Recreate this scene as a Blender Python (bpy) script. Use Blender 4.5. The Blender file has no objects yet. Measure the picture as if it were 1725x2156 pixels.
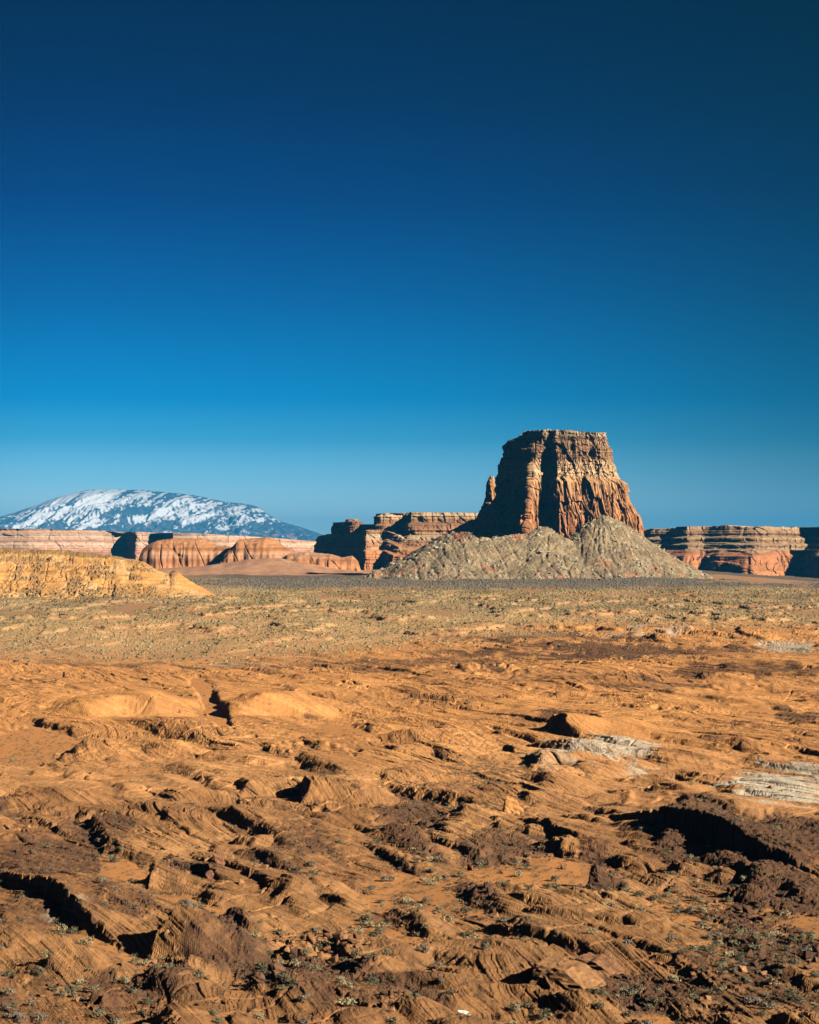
import bpy, math, random
import numpy as np

# ---------------------------------------------------------------- camera, sky, sun, exposure
# picture units: the photograph at 1725 x 2156; F is the focal length in those units,
# VH the row of the eye level and EYE the height of the camera above the datum (metres)
F, VH, UC, EYE = 4492.0, 1165.0, 862.5, 75.0
scene = bpy.context.scene
COL = scene.collection
cam_data = bpy.data.cameras.new("camera")
cam = bpy.data.objects.new("camera", cam_data)
COL.objects.link(cam)
cam.location = (0, 0, EYE)
cam.rotation_euler = (math.radians(90), 0, 0)
cam_data.sensor_fit = 'HORIZONTAL'
cam_data.sensor_width = 36.0
cam_data.lens = 36.0 * F / 1725.0
cam_data.shift_y = (VH - 1078.0) / 1725.0
cam_data.clip_start = 1.0
cam_data.clip_end = 200000.0
scene.camera = cam

SUN_EL, SUN_AZ = math.radians(27.0), math.radians(53.0)      # azimuth measured from behind the camera to the right
sdir = (math.cos(SUN_EL) * math.sin(SUN_AZ), -math.cos(SUN_EL) * math.cos(SUN_AZ), math.sin(SUN_EL))
world = bpy.data.worlds.new("World")
scene.world = world
world.use_nodes = True
wn = world.node_tree
wn.nodes.clear()
out = wn.nodes.new("ShaderNodeOutputWorld")
bg = wn.nodes.new("ShaderNodeBackground")
bg.inputs[1].default_value = 0.10
sky = wn.nodes.new("ShaderNodeTexSky")
sky.sky_type = 'NISHITA'
sky.sun_disc = False
sky.sun_elevation = SUN_EL
sky.sun_rotation = math.atan2(sdir[0], sdir[1])
sky.altitude = 1300
sky.air_density = 1.0
sky.dust_density = 0.3
sky.ozone_density = 4.0
tc = wn.nodes.new("ShaderNodeTexCoord")
sep = wn.nodes.new("ShaderNodeSeparateXYZ")
wn.links.new(tc.outputs["Generated"], sep.inputs[0])
ramp = wn.nodes.new("ShaderNodeValToRGB")
mr = wn.nodes.new("ShaderNodeMapRange")
mr.inputs[1].default_value = 0.0
mr.inputs[2].default_value = 0.5
wn.links.new(sep.outputs[2], mr.inputs[0])
wn.links.new(mr.outputs[0], ramp.inputs[0])
# the polarised, deep desert sky: tint by height above the horizon (0.5 = sine of 30 degrees); the warm overhead stop is added fill light, out of view
SKY_STOPS = [(0.0000, (0.9917, 1.0382, 1.0994)), (0.0310, (0.8783, 1.0055, 1.0994)), (0.0687, (0.3778, 0.6386, 0.8206)), (0.1060, (0.0824, 0.3801, 0.5754)), (0.1434, (0.0003, 0.2706, 0.5009)), (0.1805, (0.0003, 0.2137, 0.4193)), (0.2359, (0.0003, 0.1374, 0.3089)), (0.3270, (0.0003, 0.0549, 0.1785)), (0.4157, (0.0003, 0.0244, 0.0968)), (0.4950, (0.0003, 0.0131, 0.0663)), (0.5600, (0.0014, 0.0136, 0.0611)), (1.0000, (0.8000, 0.4000, 0.3400))]
cr = ramp.color_ramp
while len(cr.elements) < len(SKY_STOPS):
    cr.elements.new(0.5)
for e, (p, c) in zip(cr.elements, SKY_STOPS):
    e.position = p
    e.color = (*c, 1)
# azimuth: darker to the right, where the polariser bites; dimmed beyond the left edge to deepen shadows
mr2 = wn.nodes.new("ShaderNodeMapRange")
mr2.inputs[1].default_value = -0.25
mr2.inputs[2].default_value = 0.25
wn.links.new(sep.outputs[0], mr2.inputs[0])
azr = wn.nodes.new("ShaderNodeValToRGB")
azr.color_ramp.interpolation = 'B_SPLINE'
AZ = [(0.0, .16), (.10, .70), (.25, .70), (.5, .64), (.7, .47), (.88, .25), (1.0, .18)]
while len(azr.color_ramp.elements) < len(AZ):
    azr.color_ramp.elements.new(0.5)
for e, (p, c) in zip(azr.color_ramp.elements, AZ):
    e.position = p
    e.color = (c, c, c, 1)
wn.links.new(mr2.outputs[0], azr.inputs[0])
mul = wn.nodes.new("ShaderNodeMix"); mul.data_type = 'RGBA'; mul.blend_type = 'MULTIPLY'
mul.inputs[0].default_value = 1.0
wn.links.new(sky.outputs[0], mul.inputs[6]); wn.links.new(ramp.outputs[0], mul.inputs[7])
mul2 = wn.nodes.new("ShaderNodeMix"); mul2.data_type = 'RGBA'; mul2.blend_type = 'MULTIPLY'
mul2.inputs[0].default_value = 1.0
wn.links.new(mul.outputs[2], mul2.inputs[6]); wn.links.new(azr.outputs[0], mul2.inputs[7])
# and the unseen sky behind the camera is dimmed to deepen the shadows
mr3 = wn.nodes.new("ShaderNodeMapRange")
mr3.inputs[1].default_value = -0.2
mr3.inputs[2].default_value = 0.7
mr3.inputs[3].default_value = 0.30
mr3.inputs[4].default_value = 1.0
wn.links.new(sep.outputs[1], mr3.inputs[0])
mul3 = wn.nodes.new("ShaderNodeMix"); mul3.data_type = 'RGBA'; mul3.blend_type = 'MULTIPLY'
mul3.inputs[0].default_value = 1.0
wn.links.new(mul2.outputs[2], mul3.inputs[6]); wn.links.new(mr3.outputs[0], mul3.inputs[7])
wn.links.new(mul3.outputs[2], bg.inputs[0])
wn.links.new(bg.outputs[0], out.inputs[0])

sl = bpy.data.lights.new("sun", 'SUN')
sl.energy = 5.0
sl.angle = math.radians(0.5)
sl.color = (1.0, 0.90, 0.74)
sun = bpy.data.objects.new("sun", sl)
COL.objects.link(sun)
from mathutils import Vector
sun.rotation_euler = Vector(sdir).to_track_quat('Z', 'Y').to_euler()

vs = scene.view_settings
vs.view_transform = 'Standard'
vs.look = 'None'
vs.gamma = 1.0
vs.use_curve_mapping = False
vs.exposure = 1.30
scene.cycles.max_bounces = 4
scene.cycles.diffuse_bounces = 0
scene.cycles.volume_bounces = 0
scene.cycles.transparent_max_bounces = 4

# ---------------------------------------------------------------- numbers: noise and small maths
f32 = np.float32
def smooth(a, b, x):
    t = np.clip((x - a) / (b - a), 0, 1)
    return t * t * (3 - 2 * t)
def _hash(ix, iy, seed):
    h = (ix.astype(np.int64) * 374761393 + iy.astype(np.int64) * 668265263 + seed * 974711) & 0xffffffff
    h = ((h ^ (h >> 13)) * 1274126177) & 0xffffffff
    return (h ^ (h >> 16)) & 0xffff
_ang = np.arange(65536) * (2 * math.pi / 65536)
_gx, _gy = np.cos(_ang).astype(f32), np.sin(_ang).astype(f32)
def perlin(x, y, seed=0):
    x0 = np.floor(x); y0 = np.floor(y)
    fx = (x - x0).astype(f32); fy = (y - y0).astype(f32)
    ix = x0.astype(np.int32); iy = y0.astype(np.int32)
    u = fx * fx * fx * (fx * (fx * 6 - 15) + 10); v = fy * fy * fy * (fy * (fy * 6 - 15) + 10)
    def g(dx, dy):
        h = _hash(ix + dx, iy + dy, seed)
        return _gx[h] * (fx - dx) + _gy[h] * (fy - dy)
    a = g(0, 0); b = g(1, 0); c = g(0, 1); d = g(1, 1)
    return (a + u * (b - a) + v * (c + u * (d - c) - a - u * (b - a))) * f32(1.5)
def fbm(x, y, octaves=4, seed=0, gain=0.5, lac=2.03):
    s = 0; a = 1.0; t = 0
    for o in range(octaves):
        s = s + perlin(x, y, seed + o * 17) * f32(a); t += a
        x = x * lac + 13.1; y = y * lac - 7.7; a *= gain
    return s / f32(t)
def perlin3(x, y, z, seed=0):
    # three skewed 2-D lookups stand in for a 3-D noise
    return (perlin(x + 0.37 * z, y - 0.21 * z + 5.2, seed) + perlin(y + 0.53 * x, z + 9.1 + .1 * x, seed + 3) + perlin(z * 1.07 - 3.3, x - 0.41 * y, seed + 5)) * f32(0.62)
def fbm3(x, y, z, octaves=4, seed=0, gain=0.5):
    s = 0; a = 1.0; t = 0
    for o in range(octaves):
        s = s + perlin3(x, y, z, seed + o * 17) * f32(a); t += a
        x = x * 2.03; y = y * 2.03; z = z * 2.03; a *= gain
    return s / f32(t)
def cell(x, y, seed=0):
    """distance to the nearest jittered point and that cell's random value"""
    x0 = np.floor(x).astype(np.int32); y0 = np.floor(y).astype(np.int32)
    best = np.full(x.shape, 9.0, f32); val = np.zeros(x.shape, f32)
    for i in (-1, 0, 1):
        for j in (-1, 0, 1):
            h = _hash(x0 + i, y0 + j, seed)
            px = x0 + i + (h & 255) / 256.0; py = y0 + j + (h >> 8) / 256.0
            d = ((x - px) ** 2 + (y - py) ** 2).astype(f32)
            m = d < best
            best = np.where(m, d, best); val = np.where(m, ((h * 40503) & 0xffff) / 65536.0, val)
    return np.sqrt(best), val.astype(f32)
_r = np.random.RandomState(5)
def table(n, seed, sharp=1.0):
    r = np.random.RandomState(seed).rand(n)
    return r ** sharp
def lookup(tab, s, period):
    """smooth 1-D random profile of s"""
    q = s / period
    i = np.floor(q).astype(np.int64); t = (q - i).astype(f32)
    n = len(tab)
    a = tab[i % n]; b = tab[(i + 1) % n]
    t = t * t * (3 - 2 * t)
    return (a + (b - a) * t).astype(f32)
T1, T2, T3 = table(997, 1), table(991, 2), table(983, 3)
TB = table(977, 8)

# ---------------------------------------------------------------- helpers: meshes and tags
def tag(o, label=None, cat=None, group=None, kind=None):
    if label: o['label'] = label
    if cat: o['category'] = cat
    if group: o['group'] = group
    if kind: o['kind'] = kind
    return o
def grid_mesh(name, X, Y, Z, colour=None, smooth_shade=True, closed=False, floats=None):
    R, C = X.shape
    me = bpy.data.meshes.new(name)
    co = np.empty((R * C, 3), f32)
    co[:, 0] = X.ravel(); co[:, 1] = Y.ravel(); co[:, 2] = Z.ravel()
    me.vertices.add(R * C)
    me.vertices.foreach_set("co", co.ravel())
    cc = C if closed else C - 1
    r = np.arange(R - 1)[:, None] * C
    c = np.arange(cc)[None, :]
    c1 = (c + 1) % C
    q = np.stack([r + c, r + c1, r + C + c1, r + C + c], -1).reshape(-1, 4).astype(np.int32)
    n = len(q)
    me.loops.add(n * 4); me.polygons.add(n)
    me.loops.foreach_set("vertex_index", q.ravel())
    me.polygons.foreach_set("loop_start", np.arange(0, n * 4, 4, dtype=np.int32))
    me.polygons.foreach_set("use_smooth", np.full(n, smooth_shade))
    me.update(calc_edges=True)
    if colour is not None:
        at = me.color_attributes.new("Col", 'FLOAT_COLOR', 'POINT')
        c4 = np.ones((R * C, 4), f32); c4[:, :3] = colour.reshape(-1, 3)
        at.data.foreach_set("color", c4.ravel())
    for k, a in (floats or {}).items():
        at = me.attributes.new(k, 'FLOAT', 'POINT')
        at.data.foreach_set("value", a.astype(f32).ravel())
    return me
def tri_mesh(name, V, T, colour=None):
    me = bpy.data.meshes.new(name)
    me.vertices.add(len(V)); me.vertices.foreach_set("co", V.astype(f32).ravel())
    n = len(T)
    me.loops.add(n * 3); me.polygons.add(n)
    me.loops.foreach_set("vertex_index", T.astype(np.int32).ravel())
    me.polygons.foreach_set("loop_start", np.arange(0, n * 3, 3, dtype=np.int32))
    me.update(calc_edges=True)
    if colour is not None:
        at = me.color_attributes.new("Col", 'FLOAT_COLOR', 'POINT')
        c4 = np.ones((len(V), 4), f32); c4[:, :3] = colour
        at.data.foreach_set("color", c4.ravel())
    return me
def link(name, me, mat, parent=None):
    o = bpy.data.objects.new(name, me)
    COL.objects.link(o)
    if mat and not me.materials: me.materials.append(mat)
    if parent: o.parent = parent
    return o
def mix3(a, b, t):
    a = np.asarray(a, f32); b = np.asarray(b, f32)
    return a + (b - a) * t[..., None]

# ---------------------------------------------------------------- materials
ALB = 0.70        # the colours below are relative; this brings them to real albedo
def rock_material(name, detail_scale, bump=0.3, bump_dist=0.1, use_col=True, base=(.4, .2, .1), var=0.35, rough=0.9):
    m = bpy.data.materials.new(name); m.use_nodes = True
    nt = m.node_tree; b = nt.nodes["Principled BSDF"]
    b.inputs["Roughness"].default_value = rough
    b.inputs["Specular IOR Level"].default_value = 0.15
    geo = nt.nodes.new("ShaderNodeNewGeometry")
    no = nt.nodes.new("ShaderNodeTexNoise"); no.inputs["Scale"].default_value = detail_scale
    no.inputs["Detail"].default_value = 6; no.inputs["Roughness"].default_value = 0.65
    nt.links.new(geo.outputs["Position"], no.inputs["Vector"])
    rr = nt.nodes.new("ShaderNodeMapRange")
    rr.inputs[1].default_value = 0.3; rr.inputs[2].default_value = 0.7
    rr.inputs[3].default_value = 1 - var; rr.inputs[4].default_value = 1 + var
    nt.links.new(no.outputs["Fac"], rr.inputs[0])
    mx = nt.nodes.new("ShaderNodeMix"); mx.data_type = 'RGBA'; mx.blend_type = 'MULTIPLY'; mx.inputs[0].default_value = 1
    if use_col:
        ca = nt.nodes.new("ShaderNodeVertexColor"); ca.layer_name = "Col"
        nt.links.new(ca.outputs[0], mx.inputs[6])
    else:
        mx.inputs[6].default_value = (*base, 1)
    nt.links.new(rr.outputs[0], mx.inputs[7])
    dk = nt.nodes.new("ShaderNodeMix"); dk.data_type = 'RGBA'; dk.blend_type = 'MULTIPLY'; dk.inputs[0].default_value = 1
    dk.inputs[7].default_value = (ALB, ALB, ALB, 1)
    nt.links.new(mx.outputs[2], dk.inputs[6])
    nt.links.new(dk.outputs[2], b.inputs["Base Color"])
    bp = nt.nodes.new("ShaderNodeBump"); bp.inputs["Strength"].default_value = bump; bp.inputs["Distance"].default_value = bump_dist
    nt.links.new(no.outputs["Fac"], bp.inputs["Height"])
    nt.links.new(bp.outputs[0], b.inputs["Normal"])
    return m
M_ground = rock_material("sandstone_ground", 2.2, 0.5, 0.25, var=0.22)
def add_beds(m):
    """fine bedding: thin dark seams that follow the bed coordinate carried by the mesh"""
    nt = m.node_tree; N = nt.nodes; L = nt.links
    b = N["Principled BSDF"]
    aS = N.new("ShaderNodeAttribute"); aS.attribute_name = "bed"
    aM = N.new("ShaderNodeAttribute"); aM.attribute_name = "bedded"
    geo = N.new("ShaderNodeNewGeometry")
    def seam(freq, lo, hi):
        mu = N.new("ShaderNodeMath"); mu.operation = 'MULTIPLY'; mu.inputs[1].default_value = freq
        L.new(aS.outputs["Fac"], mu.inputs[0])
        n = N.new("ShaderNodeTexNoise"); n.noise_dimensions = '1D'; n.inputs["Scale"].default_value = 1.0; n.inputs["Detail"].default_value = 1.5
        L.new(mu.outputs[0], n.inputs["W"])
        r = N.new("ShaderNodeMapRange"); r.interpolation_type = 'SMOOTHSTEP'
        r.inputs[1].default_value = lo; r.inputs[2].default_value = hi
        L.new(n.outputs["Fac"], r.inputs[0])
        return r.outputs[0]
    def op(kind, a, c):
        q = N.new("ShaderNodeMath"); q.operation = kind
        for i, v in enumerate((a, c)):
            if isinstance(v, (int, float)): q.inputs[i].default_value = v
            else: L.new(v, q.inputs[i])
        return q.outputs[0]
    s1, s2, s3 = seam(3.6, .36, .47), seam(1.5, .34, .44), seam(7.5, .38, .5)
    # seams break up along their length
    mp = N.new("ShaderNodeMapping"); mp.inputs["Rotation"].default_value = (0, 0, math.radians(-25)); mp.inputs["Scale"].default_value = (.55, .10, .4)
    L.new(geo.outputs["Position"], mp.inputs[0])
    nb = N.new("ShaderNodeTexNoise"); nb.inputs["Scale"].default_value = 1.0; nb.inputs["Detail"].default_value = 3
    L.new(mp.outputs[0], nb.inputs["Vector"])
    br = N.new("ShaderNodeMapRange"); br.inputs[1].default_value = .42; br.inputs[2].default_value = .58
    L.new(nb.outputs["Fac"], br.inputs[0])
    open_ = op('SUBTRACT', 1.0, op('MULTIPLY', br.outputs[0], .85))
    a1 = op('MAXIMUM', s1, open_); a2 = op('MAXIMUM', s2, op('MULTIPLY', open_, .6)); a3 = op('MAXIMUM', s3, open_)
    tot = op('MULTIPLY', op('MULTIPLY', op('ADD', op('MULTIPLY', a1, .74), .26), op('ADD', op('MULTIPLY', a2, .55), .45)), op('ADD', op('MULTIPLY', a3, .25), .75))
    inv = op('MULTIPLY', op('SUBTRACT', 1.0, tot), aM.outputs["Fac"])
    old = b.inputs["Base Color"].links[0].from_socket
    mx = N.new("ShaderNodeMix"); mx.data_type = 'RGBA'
    mx.inputs[7].default_value = (.050, .024, .013, 1)  # dark seam colour: varnish plus the undercut shade of the beds, painted in
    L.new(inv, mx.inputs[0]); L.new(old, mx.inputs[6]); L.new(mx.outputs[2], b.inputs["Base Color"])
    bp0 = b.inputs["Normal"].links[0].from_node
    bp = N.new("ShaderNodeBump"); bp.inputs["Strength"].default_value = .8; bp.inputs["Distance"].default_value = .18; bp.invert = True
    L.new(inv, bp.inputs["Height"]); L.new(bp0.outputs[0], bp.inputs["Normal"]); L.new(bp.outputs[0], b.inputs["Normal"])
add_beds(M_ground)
M_butte = rock_material("butte_rock", 0.12, 0.6, 2.5, var=0.22)
M_talus = rock_material("talus_rubble", 0.22, 0.8, 2.0, var=0.35)
M_mesa = rock_material("mesa_rock", 0.06, 0.5, 4.0, var=0.18)
M_mount = rock_material("mountain_rock", 0.008, 0.3, 16.0, var=0.15)
M_hill = rock_material("yellow_sandstone", 0.35, 0.4, 0.6, var=0.15)
M_bould = rock_material("boulder_rock", 1.3, 0.6, 0.15, var=0.3)
M_shrub = rock_material("shrub_leaves", 3.0, 0.0, 0.1, var=0.3)

def U2X(u, y): return (u - UC) * y / F
def V2Z(v, y): return EYE + (VH - v) * y / F

# ---------------------------------------------------------------- lie of the land
_by = np.array([-2000, 0, 250, 330, 600, 1000, 1300, 2000, 3000, 4300, 5500, 8000, 99000], float)
_bz = np.array([3, 3, 3, 2, 3, 5, 8, 14, 19, 27, 31, 32, 32], float)
def base_z(x, y):
    z = np.interp(y, _by, _bz)
    u = UC + x * F / np.maximum(y, 50)
    z = z - 30 * smooth(1380, 1800, u) * smooth(3300, 5200, y)
    return z
_vy = np.concatenate([np.linspace(200, 6000, 3000)])
_vv = VH + (EYE - np.interp(_vy, _by, _bz)) * F / _vy
def V2Y(v): return float(np.interp(-v, -_vv, _vy))     # ground row -> distance

# ---------------------------------------------------------------- the ground sheet
rows = [262.0]
while rows[-1] < 1300: rows.append(rows[-1] * 1.00085)
while rows[-1] < 5200: rows.append(rows[-1] * 1.0022)
while rows[-1] < 95000: rows.append(rows[-1] * 1.012)
ys = np.array(rows)
us = np.linspace(-330, 2055, 1210)
ts = (us - UC) / F
Yg = np.repeat(ys[:, None], len(ts), 1).astype(np.float64)
Xg = Yg * ts[None, :]
nR = int(np.searchsorted(ys, 2150))        # rows with sculpted rock
NEAR = slice(0, nR)

def slab_add(h, X, Y, cx, cy, La, Lb, H, phi, t0=-0.7, p=1.5, q=2.2, seed=0, rough=1.0):
    """an asymmetric rock swell: steep scarp up-dip, long convex slope down-dip"""
    R = max(La, Lb) * 1.25
    r0, r1 = np.searchsorted(Y[:, 0], cy - R), np.searchsorted(Y[:, 0], cy + R)
    if r1 <= r0: return
    c0 = np.searchsorted(ts, (cx - R) / max(cy - (R if cx < R else -R), 100)); c1 = len(ts)
    lo = min((cx - R) / max(cy - R, 60), (cx - R) / (cy + R)); hi = max((cx + R) / max(cy - R, 60), (cx + R) / (cy + R))
    c0, c1 = np.searchsorted(ts, lo), np.searchsorted(ts, hi)
    if c1 <= c0: return
    x = X[r0:r1, c0:c1] - cx; y = Y[r0:r1, c0:c1] - cy
    w = 0.10 * min(La, Lb)
    wx = perlin(x / (0.7 * Lb) + seed, y / (0.7 * Lb), seed) * w * 2.2 + rough * (perlin(x / (.17 * Lb), y / (.2 * Lb) + seed, seed + 3) * w * .9 + perlin(x / (.06 * Lb), y / (.07 * Lb) + seed, seed + 5) * w * .4)
    wy = perlin(x / (0.7 * Lb), y / (0.7 * Lb) + seed + 9, seed + 1) * w * 2.2
    # joints break the edges into blocks
    bc, bv_ = cell((X[r0:r1, c0:c1] * .33 + Y[r0:r1, c0:c1] * .95) / 3.4, (X[r0:r1, c0:c1] * .95 - Y[r0:r1, c0:c1] * .33) / 2.6, seed + 7)
    wx = wx + (bv_ - .5) * (.5 + .9 * perlin(Y[r0:r1, c0:c1] / 14, X[r0:r1, c0:c1] / 9, seed + 9)) * .9 * min(1, H / 3) * (1.0 if rough > .5 else .4)
    bc, bv_ = cell((X[r0:r1, c0:c1] * .33 + Y[r0:r1, c0:c1] * .95) / 1.2, (X[r0:r1, c0:c1] * .95 - Y[r0:r1, c0:c1] * .33) / 1.0, seed + 8)
    wx = wx + (bv_ - .5) * .30 * min(1, H / 2)
    x = x + wx; y = y + wy
    ca, sa = math.cos(phi), math.sin(phi)
    a = (x * ca + y * sa) / La; b = (-x * sa + y * ca) / Lb
    f = np.where(a < t0, smooth(-1, t0, a) ** 0.8, 1 - np.clip((a - t0) / (1 - t0), 0, 1) ** p)
    g = 1 - np.clip(np.abs(b), 0, 1) ** q
    g = g * (.6 + .4 * g)
    f = np.clip(f, 0, 1) * (np.abs(a) < 1)
    hh = (H * f * g).astype(f32)
    sub = h[r0:r1, c0:c1]
    np.maximum(sub, hh + 0.25 * np.minimum(sub, 3) * (hh > 0.3), out=sub)

X = Xg[NEAR]; Y = Yg[NEAR]
TH = math.radians(25)
AL = -math.sin(TH) * X + math.cos(TH) * Y       # along the strike of the beds
AC = math.cos(TH) * X + math.sin(TH) * Y        # across it
rock = np.zeros(X.shape, f32)
rs = np.random.RandomState(11)
# scattered swells: cuestas whose crests run down to the right in the picture, steep on their left
def cuesta(u, v, wu, ln, hp, delta, t0=-.8, p=1.5, seed=0):
    y = V2Y(v)
    ex, ey = math.cos(delta) * y / F, -math.sin(delta) * y * y / (F * 72.0)
    L = math.hypot(ex, ey)
    phi = .25 * math.atan2(ex, -ey) + .75 * (TH + rs.normal() * .06)
    slab_add(rock, X, Y, U2X(u, y), y, wu * y / F / max(math.cos(phi), .35), min(ln * L, 120), hp * y / F, phi, t0, p, 1.7, seed)
def scatter_cuestas(n, v0, v1, w, ln, hr, delta):
    for i in range(n):
        v = rs.uniform(v0, v1); u = rs.uniform(-140, 1865)
        wu = rs.uniform(*w)
        cuesta(u, v, wu, wu * rs.uniform(*ln), wu * rs.uniform(*hr) * .60 * rs.choice([.5, 1, 1.6], p=[.45, .4, .15]), math.radians(max(3, delta + rs.normal() * 7)), rs.uniform(-.92, -.6), rs.uniform(1.1, 1.9), int(rs.randint(1000)))
scatter_cuestas(120, 1330, 1440, (30, 110), (.9, 1.6), (.05, .12), 6)
scatter_cuestas(190, 1400, 1580, (30, 120), (.8, 1.5), (.08, .20), 12)
scatter_cuestas(70, 1540, 1800, (50, 150), (.6, 1.2), (.14, .34), 22)
scatter_cuestas(55, 1740, 2230, (50, 140), (.55, 1.2), (.2, .46), 29)
# rounded slickrock domes packed between them
def scatter_domes(n, v0, v1, w, hr):
    for i in range(n):
        v = rs.uniform(v0, v1); u = rs.uniform(-140, 1865); y = V2Y(v); sc = y / F
        wu = rs.uniform(*w) * sc
        slab_add(rock, X, Y, U2X(u, y), y, wu, wu * rs.uniform(.9, 2.2), wu * rs.uniform(*hr), TH + rs.normal() * .25, rs.uniform(-.68, -.30), rs.uniform(1.7, 2.3), 2.0, int(rs.randint(1000)), .3)
scatter_domes(150, 1400, 1580, (30, 90), (.08, .2))
scatter_domes(180, 1560, 1760, (30, 110), (.15, .34))
scatter_domes(250, 1730, 2230, (30, 110), (.22, .46))
# the swells one can name: u, v of the foot, half width, half length along the crest, height (picture units), crest slope in the picture, crest, roundness
CUESTAS = [
 (240, 1915, 130, 190, 82, 30, -.86, 1.5),     # big slab with the deep shadow below it
 (1600, 1800, 130, 210, 78, 27, -.92, 1.6),    # dark mass with the great shadow
 (330, 1765, 130, 150, 52, 30, -.78, 1.4),
 (150, 1750, 60, 90, 26, 32, -.68, 1.4),
 (600, 1760, 130, 150, 64, 28, -.70, 1.8),     # laminated whaleback
 (560, 1860, 70, 150, 44, 30, -.70, 1.4),
 (850, 1770, 60, 120, 24, 28, -.68, 1.5),
 (900, 1830, 80, 120, 42, 30, -.70, 1.4),
 (860, 1895, 50, 90, 22, 30, -.8, 1.4),
 (1010, 1800, 80, 110, 38, 30, -.70, 1.4),
 (1080, 1720, 26, 40, 22, 42, -.8, 1.3),       # fin
 (1240, 1765, 95, 100, 46, 22, -.9, 1.5),
 (1640, 1680, 90, 90, 26, 24, -.5, 1.6),       # white slab
 (1500, 1660, 70, 90, 22, 22, -.8, 1.6),
 (1430, 2010, 140, 210, 56, 31, -.8, 1.6),
 (1250, 1990, 140, 170, 50, 33, -.8, 1.8),
 (1060, 2030, 170, 120, 42, 27, -.7, 1.8),
 (1200, 2090, 75, 62, 66, 20, -.95, 1.2),      # block with a dark face
 (1270, 2055, 34, 60, 26, 30, -.95, 1.2),
 (540, 2120, 200, 110, 20, 16, -.8, 1.5),
 (1640, 2010, 90, 110, 26, 25, -.68, 1.5),
 (820, 2120, 90, 120, 30, 20, -.9, 1.4),
]
for i, (u, v, wu, ln, hp, de, t0, p) in enumerate(CUESTAS):
    cuesta(u, v, wu, ln, hp * (1.0 if i == 1 else .72), math.radians(de), t0, p, 200 + i)
DOMES = [
 (465, 2030, 126, 86, 100, -22, -.84, 1.25),    # striped cone
 (215, 2070, 116, 76, 62, -28, -.6, 1.7),      # low dome left of it
 (60, 2010, 80, 60, 40, -20, -.5, 1.6),
 (390, 1885, 76, 54, 46, -15, -.8, 1.6),
 (735, 1695, 110, 95, 46, 5, -.82, 1.9),     # pale mound
 (1475, 1745, 60, 40, 28, -20, -.5, 1.4),
 (1270, 1625, 160, 60, 34, 5, -.86, 1.7),    # pale banded dome
 (1130, 1600, 64, 54, 22, 10, -.88, 1.7),
 (1310, 1560, 150, 100, 46, 8, -.90, 2.0),    # smooth dome
 (960, 1580, 60, 40, 18, -10, -.6, 1.7),
 (1110, 1480, 70, 40, 13, -10, -.6, 1.7),
 (262, 1500, 260, 125, 44, 97, -.74, 1.7),     # long lit face
 (585, 1500, 260, 105, 44, 90, -.74, 1.7),
 (90, 1420, 120, 60, 16, 20, -.7, 1.7),
 (560, 1610, 170, 50, 18, -8, -.6, 1.7),
 (120, 1670, 240, 60, 18, 30, -.7, 1.8),
 (280, 2120, 90, 34, 26, 30, -.85, 1.4),
]
for i, (u, v, la, lb, hp, ph, t0, p) in enumerate(DOMES):
    y = V2Y(v) + 0.5 * lb * V2Y(v) / F
    slab_add(rock, X, Y, U2X(u, y), y, la * y / F, lb * y / F * 1.35, hp * y / F, math.radians(ph), t0, p, seed=100 + i, rough=.25)

# a cleft in the lit face and open joints
u_ = UC + X * F / Y
v_ = VH + (EYE - np.interp(Y[:, 0], _by, _bz))[:, None] * F / Y
cl = (u_ - (420 + (v_ - 1440) * 0.5 + 6 * perlin(u_ / 30, v_ / 12, 4))) / 13
rock -= (np.exp(-cl ** 2) * smooth(1425, 1450, v_) * smooth(1560, 1530, v_) * 13).astype(f32)
n1 = perlin(AC / 90 + .3, (AL + .5 * AC) / 34, 31) + .16 * perlin(X / 7, Y / 9, 32)
joint = np.exp(-(n1 / 0.022) ** 2) * smooth(0.05, .3, perlin(X / 90, Y / 120, 34))
rock -= (joint * 2.2).astype(f32)
n2 = perlin(AC / 40 + 3.3, (AL - .3 * AC) / 13, 35)
joint2 = np.exp(-(n2 / 0.03) ** 2) * smooth(0.1, .4, perlin(X / 40, Y / 60, 36))
rock -= (joint2 * 0.8).astype(f32)
rock += fbm(AC / 24, AL / 75, 3, 40) * 1.5 + 0.5
SAND = [(880, 1890, 130, 60, 1.6), (1150, 1850, 150, 45, 1.5), (260, 1850, 60, 35, 1.4), (60, 1580, 110, 45, 1.6), (700, 2040, 130, 30, .6), (1450, 1990, 60, 60, .5),
        (1600, 1740, 130, 14, .6), (1380, 1700, 60, 25, .8), (1010, 1960, 90, 45, 1.0), (1660, 2030, 60, 30, .8), (660, 1600, 110, 12, .8), (1590, 1480, 160, 30, .6), (960, 1425, 200, 10, .6)]
wob = 26 * perlin(u_ / 60, v_ / 30, 61) + 12 * perlin(u_ / 18, v_ / 10, 62)
for (u, v, ru, rv, sa) in SAND:
    d = np.sqrt(((u_ + wob - u) / ru) ** 2 + ((v_ + .5 * wob - v) / rv) ** 2)
    rock = (rock * (1 - .62 * sa / 1.6 * smooth(1.3, 0.5, d)) - .9 * sa * smooth(1.2, .5, d)).astype(f32)

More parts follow.
